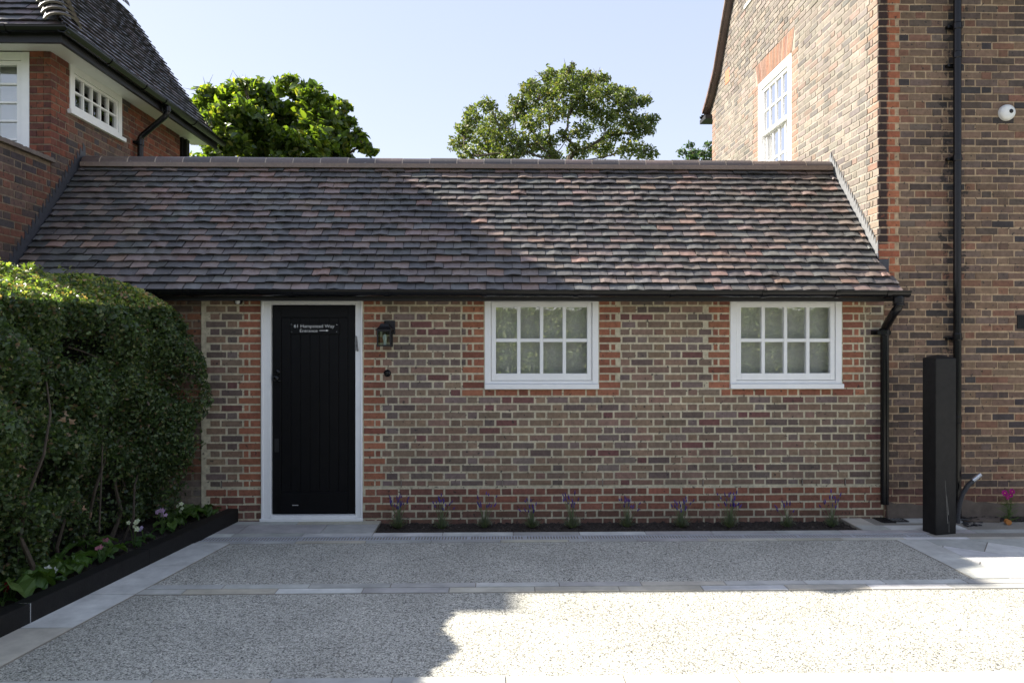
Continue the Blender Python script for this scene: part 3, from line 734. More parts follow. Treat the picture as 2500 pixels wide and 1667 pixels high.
wf.box(XA1+.001, XE, .004, .25, -.05, WT+.004, (.42, .31, .20)); wf.box(XR+.012, XE, .004, .25, WT+.004, EVZ+.3, (.42, .31, .20))
wf.build('wall', M['brickR'], RH)
b = MB(); n = 60
for k in range(n):
    a, b_ = XA1+.02+(XE-XA1)*k/n, XA1+.02+(XE-XA1)*(k+1)/n
    def hh(x): return .155+.02*math.sin(x*7)+.012*math.sin(x*23)
    b.hexa([(a, -.045, -.05), (b_, -.045, -.05), (b_, .005, -.05), (a, .005, -.05), (a, -.012, hh(a)), (b_, -.012, hh(b_)), (b_, .004, hh(b_)), (a, .004, hh(a))])
b.build('plinth', M['cement'], RH)
# gable wall facing -x
GL = faceL(XR)
WU0, WU1 = PX(1931.2, 0, XR).y, PX(1850.6, 0, XR).y; WG1 = PX(1850.6, 207.8, XR).z; WG0 = WG1-1.6
AU1 = PX(1822, 0, XR).y; AU0 = AU1-.95; AZ0 = PX(1820, 22, XR+.0).z; AZ1 = AZ0+.85
def glim(z):
    if z < EV: return (.018, RD)
    e = RD+.30-(z-EV)*.9 if z > EV+.07 else RD+.06
    if z > EV+.6: e = RD+.30-.54-(z-EV-.6)/SLP
    a = max(.018, -.3+(z-EV)*.93)
    return (a, e) if e-a > .2 else None
ws = MB(); gh = [(WU0, WU1, WG0, WG1), (AU0, AU1, AZ0, AZ1)]
gz = [(WU0-.004, -1, WG0, WG1, ORG+[(3, (.5, .27, .17))]), (WU1+.004, 1, WG0, WG1, ORG+[(3, (.5, .27, .17))])]
SORG = [(2, (.24, .15, .11)), (2, (.22, .155, .12))]
gz = [(WU0-.004, -1, WG0-.3, WG1, SORG), (WU1+.004, 1, WG0-.3, WG1, SORG), (RD, -1, 0, EV, SORG), (0, 1, 2.4, 6, [(2, (.21, .165, .13)), (1, (.23, .15, .11))])]
arch = (WU0-.12, WU1+.12, WG1+.002, WG1+.30)
lay(ws, GL, rows2, glim, SIDEP, None, gh+[arch], gz, None, phase=.05, J=.004, su=.003, sz=.004)
SMC = (.265, .238, .198)
mortar_body(ws, GL, .25, RD, -.05, EV, [(WU0, WU1, WG0, WG1)], SMC, thick=.25)
ws.mbox(GL, .0045, .25, -.25, -.007, 2.3, EV, SMC)
# upper gable as slices
z = EV
while z < TZ-.3:
    L = glim(z+.1)
    if L:
        segs = [(L[0], L[1])]
        if AZ0-.01 <= z < AZ1: segs = [(L[0], AU0), (AU1, L[1])]
        for a, b_ in segs:
            if b_ > a: ws.mbox(GL, a, b_, -.25, -.007, z, z+.095, SMC)
    z += .095
# gauged arch of soldier bricks
na = 24
for k in range(na):
    f0, f1 = k/na, (k+.88)/na
    a0, a1 = WU0-.015+(WU1-WU0+.03)*f0, WU0-.015+(WU1-WU0+.03)*f1
    b0, b1 = WU0-.11+(WU1-WU0+.22)*f0, WU0-.11+(WU1-WU0+.22)*f1
    c = vary(random.choice([(.23, .125, .085), (.20, .125, .095), (.25, .16, .12)]), .12)
    ws.hexa([GL(a0, .001, WG1+.004), GL(a1, .001, WG1+.004), GL(a1, -.02, WG1+.004), GL(a0, -.02, WG1+.004), GL(b0, .001, WG1+.295), GL(b1, .001, WG1+.295), GL(b1, -.02, WG1+.295), GL(b0, -.02, WG1+.295)], c)
ws.build('gable_wall', attr_mat('gable_brickwork', rough=.9, spots=.45, amt=.22, bd=.004), RH)
# sash window in the gable
wn = bpy.data.objects.new('window', None); COL.objects.link(wn); wn.parent = RH; wn.matrix_parent_inverse = Matrix.Translation(RH.location).inverted()
def wsub(mb, nm, mat, bev=0): o = mb.build(nm, mat, None, bevel=bev); o.parent = wn; return o
f = MB(); fr = .11
f.mbox(GL, WU0, WU0+fr, -.12, .0, WG0, WG1); f.mbox(GL, WU1-fr, WU1, -.12, .0, WG0, WG1); f.mbox(GL, WU0+fr, WU1-fr, -.12, .0, WG1-fr, WG1); f.mbox(GL, WU0-.05, WU1+.05, -.12, .05, WG0-.06, WG0)
wsub(f, 'frame', M['white'], .004)
mz_ = PX(1868.6, 325, XR).z
def sash(z0, z1, d, rows_):
    s = MB(); a0, a1 = WU0+fr+.003, WU1-fr-.003; t = .045
    s.mbox(GL, a0, a0+t, d-.04, d, z0, z1); s.mbox(GL, a1-t, a1, d-.04, d, z0, z1); s.mbox(GL, a0+t, a1-t, d-.04, d, z1-t, z1); s.mbox(GL, a0+t, a1-t, d-.04, d, z0, z0+t)
    for k in range(1, 4): u = a0+t+(a1-a0-2*t)*k/4; s.mbox(GL, u-.011, u+.011, d-.035, d-.003, z0+t, z1-t)
    for k in range(1, rows_):
        z = z0+t+(z1-z0-2*t)*k/rows_
        for q in range(4): s.mbox(GL, a0+t+(a1-a0-2*t)*q/4+.011, a0+t+(a1-a0-2*t)*(q+1)/4-.011, d-.035, d-.004, z-.011, z+.011)
    wsub(s, 'sash', M['white'], .002)
    p = MB(); p.mbox(GL, a0+.01, a1-.01, d-.024, d-.020, z0+.01, z1-.01); wsub(p, 'pane', M['sashg'])
sash(mz_, WG1-fr-.003, -.025, 2); sash(WG0+.003, mz_+.04, -.07, 2)
f = MB(); f.mbox(GL, WU0+.02, WU1-.02, -.2, -.19, WG0, WG1); wsub(f, 'blind', plain('white_blind', (.75, .75, .73), .8))
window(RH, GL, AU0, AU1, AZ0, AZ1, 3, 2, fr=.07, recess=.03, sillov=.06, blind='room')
f = MB(); ab = PX(1781, 197, XR); f.mbox(GL, ab.y, ab.y+.22, -.02, .003, ab.z, ab.z+.22)
for i in range(5):
    for k in range(6): f.mbox(GL, ab.y+.02+i*.04, ab.y+.042+i*.04, .0, .0045, ab.z+.02+k*.033, ab.z+.036+k*.033, (.5, .5, .5))
f.build('air_brick', M['terra'], RH)
# roof with bellcast verge
f = MB()
ty, tz = TIP.y, TIP.z+.03; prof = [(ty, tz), (ty-.17, tz+.10), (ty-.37, tz+.25), (ty-.67, tz+.51), (AP, tz+.51+(ty-.67-AP)*SLP)]
prof += [(RD-p[0], p[1]) for p in reversed(prof[:-1])]
for (ya, za), (yb_, zb_) in zip(prof, prof[1:]):
    f.hexa([(XR-.09, ya, za-.06), (XE, ya, za-.06), (XE, yb_, zb_-.06), (XR-.09, yb_, zb_-.06), (XR-.09, ya, za), (XE, ya, za), (XE, yb_, zb_), (XR-.09, yb_, zb_)], (.09, .06, .05))
# verge tile edges
for (ya, za), (yb_, zb_) in zip(prof, prof[1:]):
    L = math.hypot(yb_-ya, zb_-za); n = max(1, round(L/.16))
    for k in range(n):
        y0_, z0_, y1_, z1_ = ya+(yb_-ya)*k/n, za+(zb_-za)*k/n, ya+(yb_-ya)*(k+.93)/n, za+(zb_-za)*(k+.93)/n
        f.hexa([(XR-.125, y0_, z0_-.03), (XR-.085, y0_, z0_-.03), (XR-.085, y1_, z1_-.03), (XR-.125, y1_, z1_-.03), (XR-.125, y0_, z0_+.03), (XR-.085, y0_, z0_+.03), (XR-.085, y1_, z1_+.03), (XR-.125, y1_, z1_+.03)], vary((.13, .085, .065), .25))
f.build('roof', M['tile'], RH)
for a, b_ in ((RD, RD+.36), (-.36, -.001)): f = MB(); f.box(XR-.12, XE, a, b_, EV-.09, EV-.02); f.build('soffit', M['bwood'], RH)
gutter(RH, (XR-.14, TIP.y+.04, EV+.03), (XE, TIP.y+.04, EV+.03), .055, (0, 1, 0)); gutter(RH, (XR-.14, -.46, EV+.03), (XE, -.46, EV+.03), .055, (0, -1, 0))
f = MB(); f.box(XR+.25, XE-.2, RD-.25, RD, -.05, EV-.1, (.15, .1, .08)); f.box(XE-.2, XE, .25, RD, -.05, 6.8, (.15, .1, .08)); f.build('rear_wall', M['brick'], RH)
xp = wx(2337, -.08)
downpipe(RH, [(xp, -.40, EV), (xp, -.40, EV-.1), (xp, -.08, EV-.3), (xp, -.08, 4.9), (xp, -.08, .0)], .037,
         [((xp, -.08, z), (0, 0, 1), .07, .042) for z in (4.62, wz(63), wz(385), wz(822), 1.0)],
         clips=[(xp-.075, xp+.075, -.05, -.0, z, z+.025) for z in (wz(63), wz(388), wz(158), wz(830))])
# dome camera
cxx, czz = wx(2460, -.03), wz(274.7, -.03, 2460)
SC = thing('security_camera', 'round white dome security camera high on the brown brick wall', 'camera', (cxx, 0, czz))
f = MB(); f.lathe((cxx, -.002, czz), (0, -1, 0), [(.080, 0), (.080, .02), (.074, .04), (.055, .052), (.03, .056), (0, .056)], 32); f.build('housing', M['cam_white'], SC, smooth=True)
f = MB(); f.lathe((cxx+.018, -.052, czz+.005), (0, -1, 0), [(.022, 0), (.020, .010), (.012, .018), (0, .021)], 20); f.build('lens', M['lens'], SC, smooth=True)
f = MB()
for k in range(4): f = MB(); th = R(45+90*k); f.lathe((cxx+.058*math.cos(th), -.046, czz+.058*math.sin(th)), (.0, -1, 0), [(.004, 0), (.003, .004), (0, .004)], 8); f.build('screw', M['silver'], SC)
vx = wx(2483); vz0, vz1 = wz(802), wz(768)
AV = thing('wall_vent', 'black perforated vent grille in the brick wall at the right edge', 'vent', (vx+.1, 0, vz0))
f = MB(); f.box(vx, vx+.225, -.008, .004, vz0, vz1); f.build('plate', M['slot'], AV)
f = MB()
for i in range(12): f.box(vx+.006+i*.018, vx+.010+i*.018, -.012, -.0085, vz0, vz1)
for k in range(8): f.box(vx, vx+.225, -.0125, -.0088, vz0+.002+k*.0175, vz0+.006+k*.0175)
f.build('grille', M['bwood'], AV)

# =================================================================== LEFT HOUSE
LH = thing('tiled_house', 'red brick house with steep dark tiled roof and white windows, left of the annex', 'house', (XL, 0, 0))
PIT = 1.45; EXX = -4.29; EYY = .08; EZZ = 4.87; RR = 1.41; FEY = 4.15
FY = .48
rows3 = []; z = .01; k = 0
while z < 4.86: rows3.append((z, z+.065, k)); z += .075; k += 1
SW = faceR(XL); LW0, LW1, LWZ0, LWZ1 = .82, 1.93, 4.25, 4.80
w1 = MB()
def lrp(z, u):
    if z > 3.0 and (u < FY+.34 or u > 2.05) and z > 3.95: return LREDP
    return LEFTP if z < 3.72 or u > FY+.3 else LREDP
lay(w1, SW, rows3, lambda z: (-.35, FY-.002) if z < 3.61 else None, LEFTP, None, (), (), None, phase=.02, J=.004, su=.002, sz=.002)
lay(w1, SW, rows3, lambda z: (FY+.003, 3.62), LEFTP, None, [(LW0, LW1, LWZ0, LWZ1)], [], lrp, phase=.08, J=.004, su=.002, sz=.002)
LM = (.215, .165, .115)
mortar_body(w1, SW, -.35, FY, -.05, 3.64, [], LM, thick=.3); mortar_body(w1, SW, FY+.009, 3.62, -.05, 4.86, [(LW0, LW1, LWZ0, LWZ1)], LM, thick=.3)
w1.build('side_wall', M['brick'], LH)
w2 = MB(); FL = front(FY); fx1 = wx(71, FY); fz0, fz1 = 3.55, 4.79
lay(w2, FL, [r for r in rows3 if r[0] > 3.4], lambda z: (-11.3, fx1-1.36), LREDP, None, (), (), None, phase=.04, su=.002, sz=.002)
wq = XL-.002-fx1-.004
for z0, z1, i in rows3:
    if z0 < 3.4: continue
    for f0, f1 in (((0, .66), (.69, 1)) if i % 2 else ((0, .33), (.36, .66), (.69, 1))):
        w2.mbox(FL, fx1+.004+wq*f0, fx1+.004+wq*f1, -.02, random.uniform(-.002, .002), z0+.003, z1-.003, field_color(LREDP))
mortar_body(w2, FL, -11.3, fx1, -.05, 4.86, [(fx1-1.35, fx1, fz0, 4.86)], LM)
w2.mbox(FL, fx1, XL-.0075, -.25, -.007, -.05, 4.86, LM)
w2.box(-11.3, XL-.3, -.35, -.05, -.05, 3.64, (.1, .07, .06)); w2.box(-11.3, XL-.3, -.05, FY, 3.4, 3.5, (.1, .09, .08))
w2.box(-11.3, -11.0, FY+.26, 3.3, -.05, 4.86, (.1, .07, .06)); w2.box(-11.3, XL-.3, 3.2, 3.62, -.05, 4.86, (.1, .07, .06))
w2.build('wall', M['brick'], LH)
# coping of the low terrace wall
f = MB(); n = 14
for k in range(n):
    a, b_ = -.38+(FY+.40)*k/n, -.38+(FY+.40)*(k+1)/n
    j = random.uniform(-.006, .006)
    f.hexa([(XL-.32, a, 3.64), (XL+.045+j, a, 3.64), (XL+.045-j, b_, 3.64), (XL-.32, b_, 3.64), (XL-.30, a, 3.62), (XL+.02+j, a, 3.69+j), (XL+.02, b_, 3.695), (XL-.30, b_, 3.62)])
f.build('coping', M['cement'], LH)
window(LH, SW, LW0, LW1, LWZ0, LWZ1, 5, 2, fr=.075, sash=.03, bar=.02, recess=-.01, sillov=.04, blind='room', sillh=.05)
window(LH, FL, fx1-1.35, fx1, fz0, fz1, 5, 5, fr=.085, sash=.045, bar=.022, recess=.0, sill=True, blind='blind')
# roof
hyp = math.hypot(1, PIT)
rt = MB(); nrow = int(RR*hyp/.1)
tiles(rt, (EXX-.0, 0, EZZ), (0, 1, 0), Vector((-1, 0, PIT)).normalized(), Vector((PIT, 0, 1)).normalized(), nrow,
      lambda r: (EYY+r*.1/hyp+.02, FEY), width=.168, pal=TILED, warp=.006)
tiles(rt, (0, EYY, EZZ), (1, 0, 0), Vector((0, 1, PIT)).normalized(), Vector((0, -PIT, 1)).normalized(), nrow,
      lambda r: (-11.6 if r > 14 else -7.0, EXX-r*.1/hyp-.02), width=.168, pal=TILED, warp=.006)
RX = EXX-RR; RYY = EYY+RR; RZZ = EZZ+RR*PIT
rt.face([(EXX, EYY, EZZ), (EXX, FEY, EZZ), (RX, FEY, RZZ), (RX, RYY, RZZ)], (.04, .04, .04))
rt.face([(EXX, EYY, EZZ), (RX, RYY, RZZ), (-11.6, RYY, RZZ), (-11.6, EYY, EZZ)], (.04, .04, .04))
rt.face([(RX, RYY, RZZ), (RX, FEY, RZZ), (RX-RR, FEY, EZZ), (RX-RR, RYY+RR, EZZ)], (.04, .04, .04))
rt.face([(RX, RYY, RZZ), (RX-RR, RYY+RR, EZZ), (-11.6, RYY+RR, EZZ), (-11.6, RYY, RZZ)], (.04, .04, .04))
rt.face([(-11.6, EYY, EZZ), (-11.6, RYY, RZZ), (-11.6, RYY+RR, EZZ)], (.04, .04, .04))
rt.face([(EXX, FEY-.02, EZZ-.03), (RX, FEY-.02, RZZ-.03), (RX-RR, FEY-.02, EZZ-.03)], (.08, .05, .04))
lroof = rt.build('roof', M['tile'], LH)
hp = MB(); A = Vector((EXX+.02, EYY-.02, EZZ+.04)); B = Vector((RX, RYY, RZZ+.04)); D = (B-A).normalized()
nb = int((B-A).length/.115)
for k in range(nb):                                    # overlapping bonnet tiles
    s0 = k*.115; up = Vector((.55, -.55, 1)).normalized(); up = (up-D*up.dot(D)).normalized(); sd = D.cross(up).normalized()
    c = vary((.075, .065, .055), .2); prev = None
    for q in range(11):
        th = math.pi*(.06+.88*q/10); d = sd*math.cos(th)*1.25+up*math.sin(th)
        p = (A+D*s0+d*.14+up*-.03, A+D*(s0+.19)+d*.095-up*.045, A+D*s0+d*.122+up*-.034)
        if prev: hp.face([prev[0], p[0], p[1], prev[1]], c); hp.face([prev[2], p[2], p[0], prev[0]], vary((.15, .13, .10), .15))
        prev = p
ho = hp.build('bonnet_tiles', M['tile']); ho.parent = lroof
rr_ = MB(); ridge_tiles(rr_, (RX, RYY, RZZ-.03), (RX, FEY-.10, RZZ-.03), .3, .12, (0, 0, 1), [(.06, .05, .05)]); ridge_tiles(rr_, (-11.6, RYY, RZZ-.03), (RX, RYY, RZZ-.03), .3, .12, (0, 0, 1), [(.06, .05, .05)])
q_ = rr_.build('ridge_tiles', M['tile']); q_.parent = lroof
f = MB(); f.box(EXX-.40, EXX-.02, EYY+.02, FEY, 4.80, 4.815); f.build('soffit', M['white'], LH); f = MB(); f.box(-11.6, EXX-.401, EYY+.02, FY+.0, 4.80, 4.815); f.build('soffit', M['white'], LH)
f = MB(); f.box(EXX-.035, EXX-.001, EYY-.0, FEY, 4.73, 4.885); f.box(-11.6, EXX-.036, EYY, EYY+.034, 4.73, 4.885); f.build('fascia', M['bwood'], LH)
gutter(LH, (EXX+.06, EYY-.10, 4.85), (EXX+.06, FEY+.05, 4.85), .058, (1, 0, 0), joints=(.85, 1.65, 2.18, 3.1)); gutter(LH, (-11.6, EYY-.06, 4.86), (EXX+.10, EYY-.06, 4.86), .058, (0, -1, 0), joints=(6.8,))
dy = 2.27
downpipe(LH, [(EXX+.06, dy, 4.81), (EXX+.06, dy, 4.69), (XL+.07, dy, 4.40), (XL+.07, dy, 4.30), (XL+.07, dy, 3.2)], .037,
         [((EXX+.06, dy, 4.76), (0, 0, 1), .07, .046), ((XL+.07, dy, 4.33), (0, 0, 1), .08, .046)], clips=[(XL, XL+.06, dy-.06, dy+.06, 4.31, 4.34)])
f = MB(); f.box(XL-.05, XL+.05, 3.74, 3.84, 0, 4.78); f.box(XL-.1, XL+.0, 3.705, 3.775, 0, 4.88); f.build('corner_post', M['bwood'], LH)
for a, b_, y_, h_ in ((-11.9, -11.0, 1.03, 8.2), (-7.75, -6.29, 1.06, 7.3)):  # unseen stacks, added to cast the stepped shadow edges on the drive
    f = MB(); f.box(a, b_, y_, y_+.5, 4.9, h_, (.2, .08, .05)); f.box(a-.03, b_+.03, y_-.03, y_+.53, h_-.25, h_-.15, (.2, .08, .05)); f.build('shadow_chimney', M['brick'], LH)

# =================================================================== foliage helpers
def leafcloud(name, C, size, colors, mat, parent=None, up=None, upw=.6, shape='rhomb', flat=.3, origin=None):
    C = np.asarray(C, float); n = len(C)
    nn = RNG.normal(0, 1, (n, 3)); 
    if up is not None: nn = nn*flat + np.asarray(up)*upw
    nn /= np.linalg.norm(nn, axis=1)[:, None]
    d = RNG.normal(0, 1, (n, 3)); d -= (d*nn).sum(1)[:, None]*nn; d /= np.linalg.norm(d, axis=1)[:, None]
    s = np.cross(nn, d); sz = np.asarray(size)*RNG.uniform(.55, 1.45, n)
    if shape == 'rhomb': T = np.array([(-.5, 0, 0), (.0, .27, .08), (.5, 0, -.03), (.0, -.27, .08)]); F = [(0, 2, 1), (0, 3, 2)]
    elif shape == 'oval': T = np.array([(-.5, 0, 0), (-.22, .24, .06), (.2, .22, .05), (.5, 0, -.10), (.2, -.22, .05), (-.22, -.24, .06), (0, 0, 0)]); F = [(0, 6, 1), (1, 6, 2), (2, 6, 3), (3, 6, 4), (4, 6, 5), (5, 6, 0)]
    elif shape == 'holly': T = np.array([(-.5, 0, 0), (-.25, .16, .06), (-.12, .34, .0), (.05, .15, .06), (.22, .28, 0), (.5, 0, -.04), (.22, -.28, 0), (.05, -.15, .06), (-.12, -.34, 0), (-.25, -.16, .06)]); F = [(0, 9, 7, 5, 3, 1), (1, 3, 2), (3, 5, 4), (9, 8, 7), (7, 6, 5)]
    k = len(T)
    V = C[:, None, :] + sz[:, None, None]*(T[None, :, 0:1]*d[:, None]+T[None, :, 1:2]*s[:, None]+T[None, :, 2:3]*nn[:, None])
    V = V.reshape(-1, 3)
    if origin is not None: V = V-np.asarray(origin)
    loops = []; starts = []; tot = 0; sizes = []
    off = (np.arange(n)*k)
    me = bpy.data.meshes.new(name)
    allf = [np.asarray(f)[None, :]+off[:, None] for f in F]
    lv = np.concatenate([a.ravel() for a in allf]); ln = np.concatenate([np.full(n, len(f)) for f in F]); ls = np.concatenate([[0], np.cumsum(ln)[:-1]])
    me.vertices.add(len(V)); me.vertices.foreach_set('co', V.astype(np.float32).ravel())
    me.loops.add(len(lv)); me.loops.foreach_set('vertex_index', lv.astype(np.int32))
    me.polygons.add(len(ln)); me.polygons.foreach_set('loop_start', ls.astype(np.int32)); me.polygons.foreach_set('loop_total', ln.astype(np.int32))
    me.update(calc_edges=True)
    col = np.concatenate([np.asarray(colors, float), np.ones((n, 1))], 1); col = np.concatenate([col]*len(F))
    at = me.attributes.new('col', 'FLOAT_COLOR', 'FACE'); at.data.foreach_set('color', col.astype(np.float32).ravel())
    me.materials.append(mat); o = bpy.data.objects.new(name, me); COL.objects.link(o)
    if origin is not None: o.location = origin
    if parent is not None: o.parent = parent; o.matrix_parent_inverse = Matrix.Translation(parent.location).inverted()
    return o
def cols(n, pal, a=.3):
    P = np.array([p for _, p in pal]); wt = np.array([q for q, _ in pal], float); wt /= wt.sum()
    c = P[RNG.choice(len(P), n, p=wt)]; return np.clip(c*RNG.uniform(1-a, 1+a, (n, 1)), 0, 1)
HP = [(5, (0.070, 0.109, 0.040)), (4, (0.055, 0.086, 0.038)), (3, (0.102, 0.149, 0.047)), (1, (0.156, 0.172, 0.060)), (.5, (0.187, 0.125, 0.075))]

# ------------------------------------------------------------------ hedge by the drive
HG = thing('hedge', 'tall clipped evergreen hedge with sunlit top, behind the black timber edging', 'hedge', (-3.6, -2.5, 0))
def hx_face(y): return -2.99+.05*(y+.6)
def bumpf(y, z): return .07*np.sin(y*2.3+z*1.7)+.05*np.sin(y*5.1-z*3.3+1)+.035*np.sin(y*9.7+z*7.9)+.03*np.sin(z*13+y*3)
def sample_hedge(n, inner):
    y = RNG.uniform(-6.6, -.28, n); L = RNG.uniform(0, 1, n)
    top = np.where(y > -1.0, 2.34-.15*(y+1.0)/.7, 2.34)+.02*np.sin(y*6)
    # profile parameter: 0 base .. .68 face .. .86 shoulder .. 1 top
    z = np.where(L < .60, .12+L/.60*(top-.26-.12), np.where(L < .84, top-.26+(L-.60)/.24*.26, top))
    sh = np.clip((L-.60)/.24, 0, 1)
    ins = np.where(z < 1.1, (1.0-z)*.34, 0)+sh**1.25*.62+np.where(L > .84, (L-.84)/.16*.9, 0)
    ins = ins+inner*RNG.exponential(1, n)*np.where(L > .84, .1, 1)
    farf = np.clip((y+1.1)/.72, 0, 1); ins = ins*(1-.5*farf)-.11*farf*(z > .6)
    x = hx_face(y)+bumpf(y, z)*1.25-ins
    z = z-np.where(L > .60, inner*RNG.exponential(.6, n), 0)
    # the hedge tapers in at its far foot
    keep = RNG.uniform(0, 1, n) < np.where(z < .75, .25+.65*z/.75, 1)
    P = np.stack([x, y, z], 1)[keep]
    # rough holes in the lower face
    hole = np.sin(P[:, 1]*7.3+P[:, 2]*4.1)+np.sin(P[:, 1]*3.1-P[:, 2]*8.3+2)
    kk = ~((hole > 1.15) & (P[:, 2] < 1.8) & (RNG.uniform(0, 1, len(P)) < .88))
    return P[kk]
def end_face(n):                                        # the far end, towards the wall
    x = RNG.uniform(-1.0, .12, n); z = RNG.uniform(.15, 1.9, n); z = np.minimum(z, 1.95-.25*RNG.random(n)**2)
    r = .12*np.sin(z*3.1)+.05*np.sin(z*9)
    return np.stack([hx_face(-.4)+x+r*.6-np.where(z < .8, (.8-z)*.35, 0), -.28+.12*RNG.normal(0, 1, n)-.1*(x > 0), z], 1)
C = np.concatenate([sample_hedge(230000, .10), end_face(14000)])
cc = cols(len(C), HP, .35)
sun_top = C[:, 2] > 2.06; sunc = cols(len(C), [(3, (.20, .26, .06)), (2, (.32, .31, .10)), (1, (.36, .22, .11)), (1, (.09, .14, .04))], .3)  # top leaves recoloured bright yellow-green, sunlight put into the leaf colour
cc[sun_top & (RNG.random(len(C)) < .7)] = sunc[sun_top & (RNG.random(len(C)) < 2)][:1] if False else cc[sun_top & (RNG.random(len(C)) < -1)][:0] if False else 0
m_ = sun_top & (RNG.random(len(C)) < .75); cc2 = cols(len(C), HP, .35); cc[cc.sum(1) == 0] = cc2[cc.sum(1) == 0]; cc[m_] = sunc[m_]
leafcloud('foliage', C, .033, cc, M['hedge'], HG, shape='holly', up=(.35, -.25, .55), upw=.55, flat=.8)
# stray shoots on the outline
C = []
for k in range(260):
    y = random.uniform(-5.5, -.35); top = 2.34 if y < -1.0 else 2.34-.20*(y+1.0)/.7
    bx_ = hx_face(y)-random.uniform(.45, .9); h = random.uniform(.02, .10)
    for q in range(int(4+h*90)): C.append((bx_+random.gauss(0, .015), y+random.gauss(0, .015), top-.02+h*random.random()))
leafcloud('shoots', C, .032, cols(len(C), [(3, (.11, .15, .035)), (2, (.16, .16, .05))], .3), M['hedge'], HG, shape='rhomb')
b = MB()
for k in range(48):
    y = random.uniform(-6.2, -.45); x = hx_face(y)-random.uniform(.12, .55); p = [Vector((x-random.uniform(0, .1), y, .05))]
    r0 = random.uniform(.006, .022); n = random.randint(4, 6)
    for q in range(n): p.append(p[-1]+Vector((random.gauss(.01, .05), random.gauss(0, .07), random.uniform(.16, .34))))
    b.tube(p, [r0*(1-.75*i/n) for i in range(n+1)], 6)
for k in range(90):
    y = random.uniform(-5, -.6); z = random.uniform(.4, 1.8); x = hx_face(y)-.12; a = Vector((x-.15, y, z)); d = Vector((random.uniform(.05, .2), random.gauss(0, .16), random.gauss(0, .12)))
    b.tube([a, a+d*.5+Vector((0, 0, random.gauss(0, .02))), a+d], [.008, .006, .003], 5)
for (px, y0_, y1_, py_) in ((250, 960, 1180, 0),):
    p0, p1 = PX(px-8, y1_+120, -3.12), PX(px+3, y0_, -3.12); b.tube([p0, p0.lerp(p1, .5)+Vector((0, .01, 0)), p1], [.007, .006, .005], 6)
b.build('branches', M['twig'], HG)
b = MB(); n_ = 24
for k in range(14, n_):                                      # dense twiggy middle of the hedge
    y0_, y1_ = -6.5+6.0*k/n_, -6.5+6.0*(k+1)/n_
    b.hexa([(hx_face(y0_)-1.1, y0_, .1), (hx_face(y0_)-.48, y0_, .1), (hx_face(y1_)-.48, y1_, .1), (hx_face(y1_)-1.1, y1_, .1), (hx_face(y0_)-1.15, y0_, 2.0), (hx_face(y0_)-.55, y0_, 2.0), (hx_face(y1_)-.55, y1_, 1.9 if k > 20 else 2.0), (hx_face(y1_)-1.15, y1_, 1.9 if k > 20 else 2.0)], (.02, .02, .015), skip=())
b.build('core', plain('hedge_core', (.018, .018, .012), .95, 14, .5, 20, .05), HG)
# dead leaves caught in the hedge
dl = MB()
for (px, py) in ((160, 1010), (175, 1030), (150, 1025), (60, 1140), (205, 1240), (222, 1258), (75, 740), (95, 765)):
    dl = MB(); p = PX(px, py, -3.12) if px < 150 else PX(px, py, -3.0); s = .032
    pts = [p+Vector((random.gauss(0, .01), s*math.cos(t)*(1 if k % 2 else .5), s*math.sin(t)*(1 if k % 2 else .5))) for k, t in enumerate([i*math.pi/5 for i in range(10)])]
    dl.face(pts, vary((.32, .22, .14), .2)); dl.build('dead_leaf', M['petal'], HG)

# timber edging
TE = thing('timber_edging', 'low black painted timber edging along the flower bed', 'edging', (EX(-2)-.315, -2, 0))
def TX(y): return EX(y)-.315
segs = [(-.012, -1.42), (-1.423, -2.62), (-2.625, -4.6), (-4.605, -6.6)]
for a, b_ in segs:
    m = MB(); m.hexa([(TX(b_)-.115, b_, -.02), (TX(b_), b_, -.02), (TX(a), a, -.02), (TX(a)-.115, a, -.02), (TX(b_)-.115, b_, .135), (TX(b_), b_, .135), (TX(a), a, .135), (TX(a)-.115, a, .135)])
    m.build('board', M['timber'], TE, bevel=.006)
m = MB(); yj = G(175, 1480, 0).y; yj = -2.622; m.hexa([(TX(yj)-.06, yj-.004, .0), (TX(yj)+.004, yj-.004, .0), (TX(yj)+.004, yj+.004, 0), (TX(yj)-.06, yj+.004, 0), (TX(yj)-.06, yj-.004, .136), (TX(yj)+.004, yj-.004, .136), (TX(yj)+.004, yj+.004, .136), (TX(yj)-.06, yj+.004, .136)])
m.build('joint_strip', M['silver'], TE)

